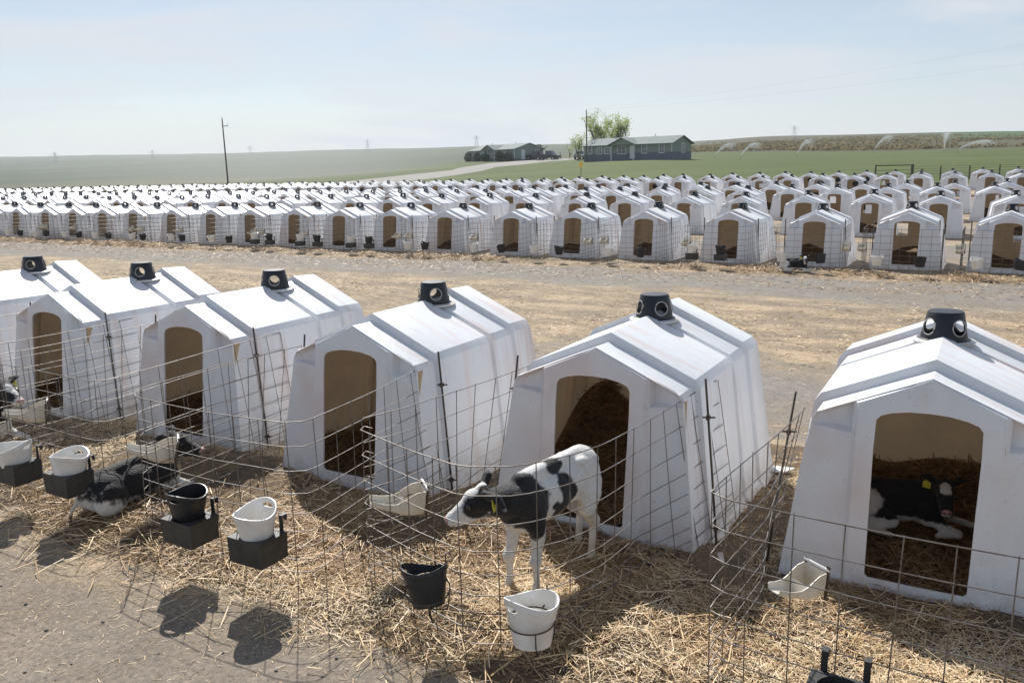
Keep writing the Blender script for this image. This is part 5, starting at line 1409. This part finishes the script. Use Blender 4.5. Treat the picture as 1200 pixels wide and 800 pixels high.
_t = M['sagebrush'].node_tree; _tr = _t.nodes.new('ShaderNodeBsdfTranslucent'); _tr.inputs[0].default_value = (.26, .22, .12, 1); _mx = _t.nodes.new('ShaderNodeMixShader'); _mx.inputs[0].default_value = .45
_t.links.new(_t.nodes['Principled BSDF'].outputs[0], _mx.inputs[1]); _t.links.new(_tr.outputs[0], _mx.inputs[2]); _t.links.new(_mx.outputs[0], _t.nodes['Material Output'].inputs[0])
tufts('sagebrush', P_, .25, 1.1, M['sagebrush'], 'brown and grey green sagebrush covering the rise behind the lawn', 6)

# ------------------------------------------------------------------ sprinklers on the lawn
M['mist'] = NB('water_spray').m
t = M['mist'].node_tree; b = t.nodes['Principled BSDF']; b.inputs['Base Color'].default_value = (.9, .93, .95, 1); b.inputs['Roughness'].default_value = .3; b.inputs['Alpha'].default_value = .55
M['brass'] = mat('sprinkler_brass', (.3, .25, .12), .4, metal=.7)
def sprinkler(u, y, dirx, h, reach, label, seed, n=1100):
    rr = random.Random(seed); p = hit(u, y); e = empty('sprinkler', p, 0, label, 'sprinkler', 'sprinklers watering the far lawn')
    bm = bmesh.new(); tube(bm, [(0, 0, -.2), (0, 0, .5)], .03, 6); box(bm, (0, 0, .55), (.12, .06, .08)); bm_obj('riser', bm, M['brass'], e)
    bm = bmesh.new()
    for k in range(n):
        s = rr.random() ** .7; sp = .05 + s * .55
        x_ = dirx * reach * s + rr.gauss(0, sp * .5); z_ = .6 + h * 4 * s * (1 - s * .62) * .72 - abs(rr.gauss(0, 1)) * s * h * .35; y_ = rr.gauss(0, sp)
        if z_ < 0: continue
        r = rr.uniform(.018, .042); c = Vector((x_, y_, z_))
        vs = [bm.verts.new(c + Vector(v) * r) for v in ((1, 0, -.5), (-.6, .9, -.5), (-.6, -.9, -.5), (0, 0, 1))]
        for f in ((0, 1, 2), (0, 1, 3), (1, 2, 3), (2, 0, 3)): bm.faces.new([vs[i] for i in f])
    bm_obj('water_spray', bm, M['mist'], e)
for k, (u, y, dx, h, rc) in enumerate(((838, 187, 1, 1.7, 3.0), (868, 187, 1, 1.7, 2.8), (934, 185, 1, 2.0, 2.4), (1024, 181, 1, 2.2, 3.0), (1106, 180, .15, 2.4, 2.2), (1122, 180, 1, 1.3, 5.5))):
    sprinkler(u, y, dx, h, rc, 'sprinkler throwing a white jet of water on the far lawn, %s from the left' % ordinal(k + 1), 60 + k)

# ------------------------------------------------------------------ dust drifting over the left hutches
dm_ = bpy.data.materials.new('drifting_dust'); dm_.use_nodes = True; t = dm_.node_tree; t.nodes.clear()
o_ = t.nodes.new('ShaderNodeOutputMaterial'); v_ = t.nodes.new('ShaderNodeVolumePrincipled'); v_.inputs['Color'].default_value = (.90, .89, .88, 1); v_.inputs['Density'].default_value = .0016; v_.inputs['Anisotropy'].default_value = .2
t.links.new(v_.outputs[0], o_.inputs['Volume'])
q = at(285, 150)
for k_ in range(5):
    f_ = 1 - k_ * .16
    bm = bmesh.new(); bmesh.ops.create_icosphere(bm, subdivisions=4, radius=1, matrix=Matrix.Translation((q.x + k_ * 3, q.y, q.z + 1.5)) @ Matrix.Rotation(R(-20), 4, 'Z') @ Matrix.Diagonal((46 * f_, 22 * f_, 10.5 * f_, 1)))
    du = bm_obj('dust_cloud', bm); du.data.materials.append(dm_); tag(du, 'pale dust drifting over the hutches and field at left', 'dust', kind='stuff')

# ------------------------------------------------------------------ dusty air
HAZE = 0.00023
if HAZE:
    bm = bmesh.new(); box(bm, (200, 2050, 0), (9400, 6100, 110))
    hz = bm_obj('haze', bm); hm = bpy.data.materials.new('dusty_air'); hm.use_nodes = True; t = hm.node_tree; t.nodes.clear()
    o_ = t.nodes.new('ShaderNodeOutputMaterial'); v_ = t.nodes.new('ShaderNodeVolumePrincipled'); v_.inputs['Color'].default_value = (.86, .90, .96, 1); v_.inputs['Density'].default_value = HAZE; v_.inputs['Anisotropy'].default_value = .3
    t.links.new(v_.outputs[0], o_.inputs['Volume']); hz.data.materials.append(hm); hz['kind'] = 'stuff'; hz['label'] = 'thin dusty haze over the fields'
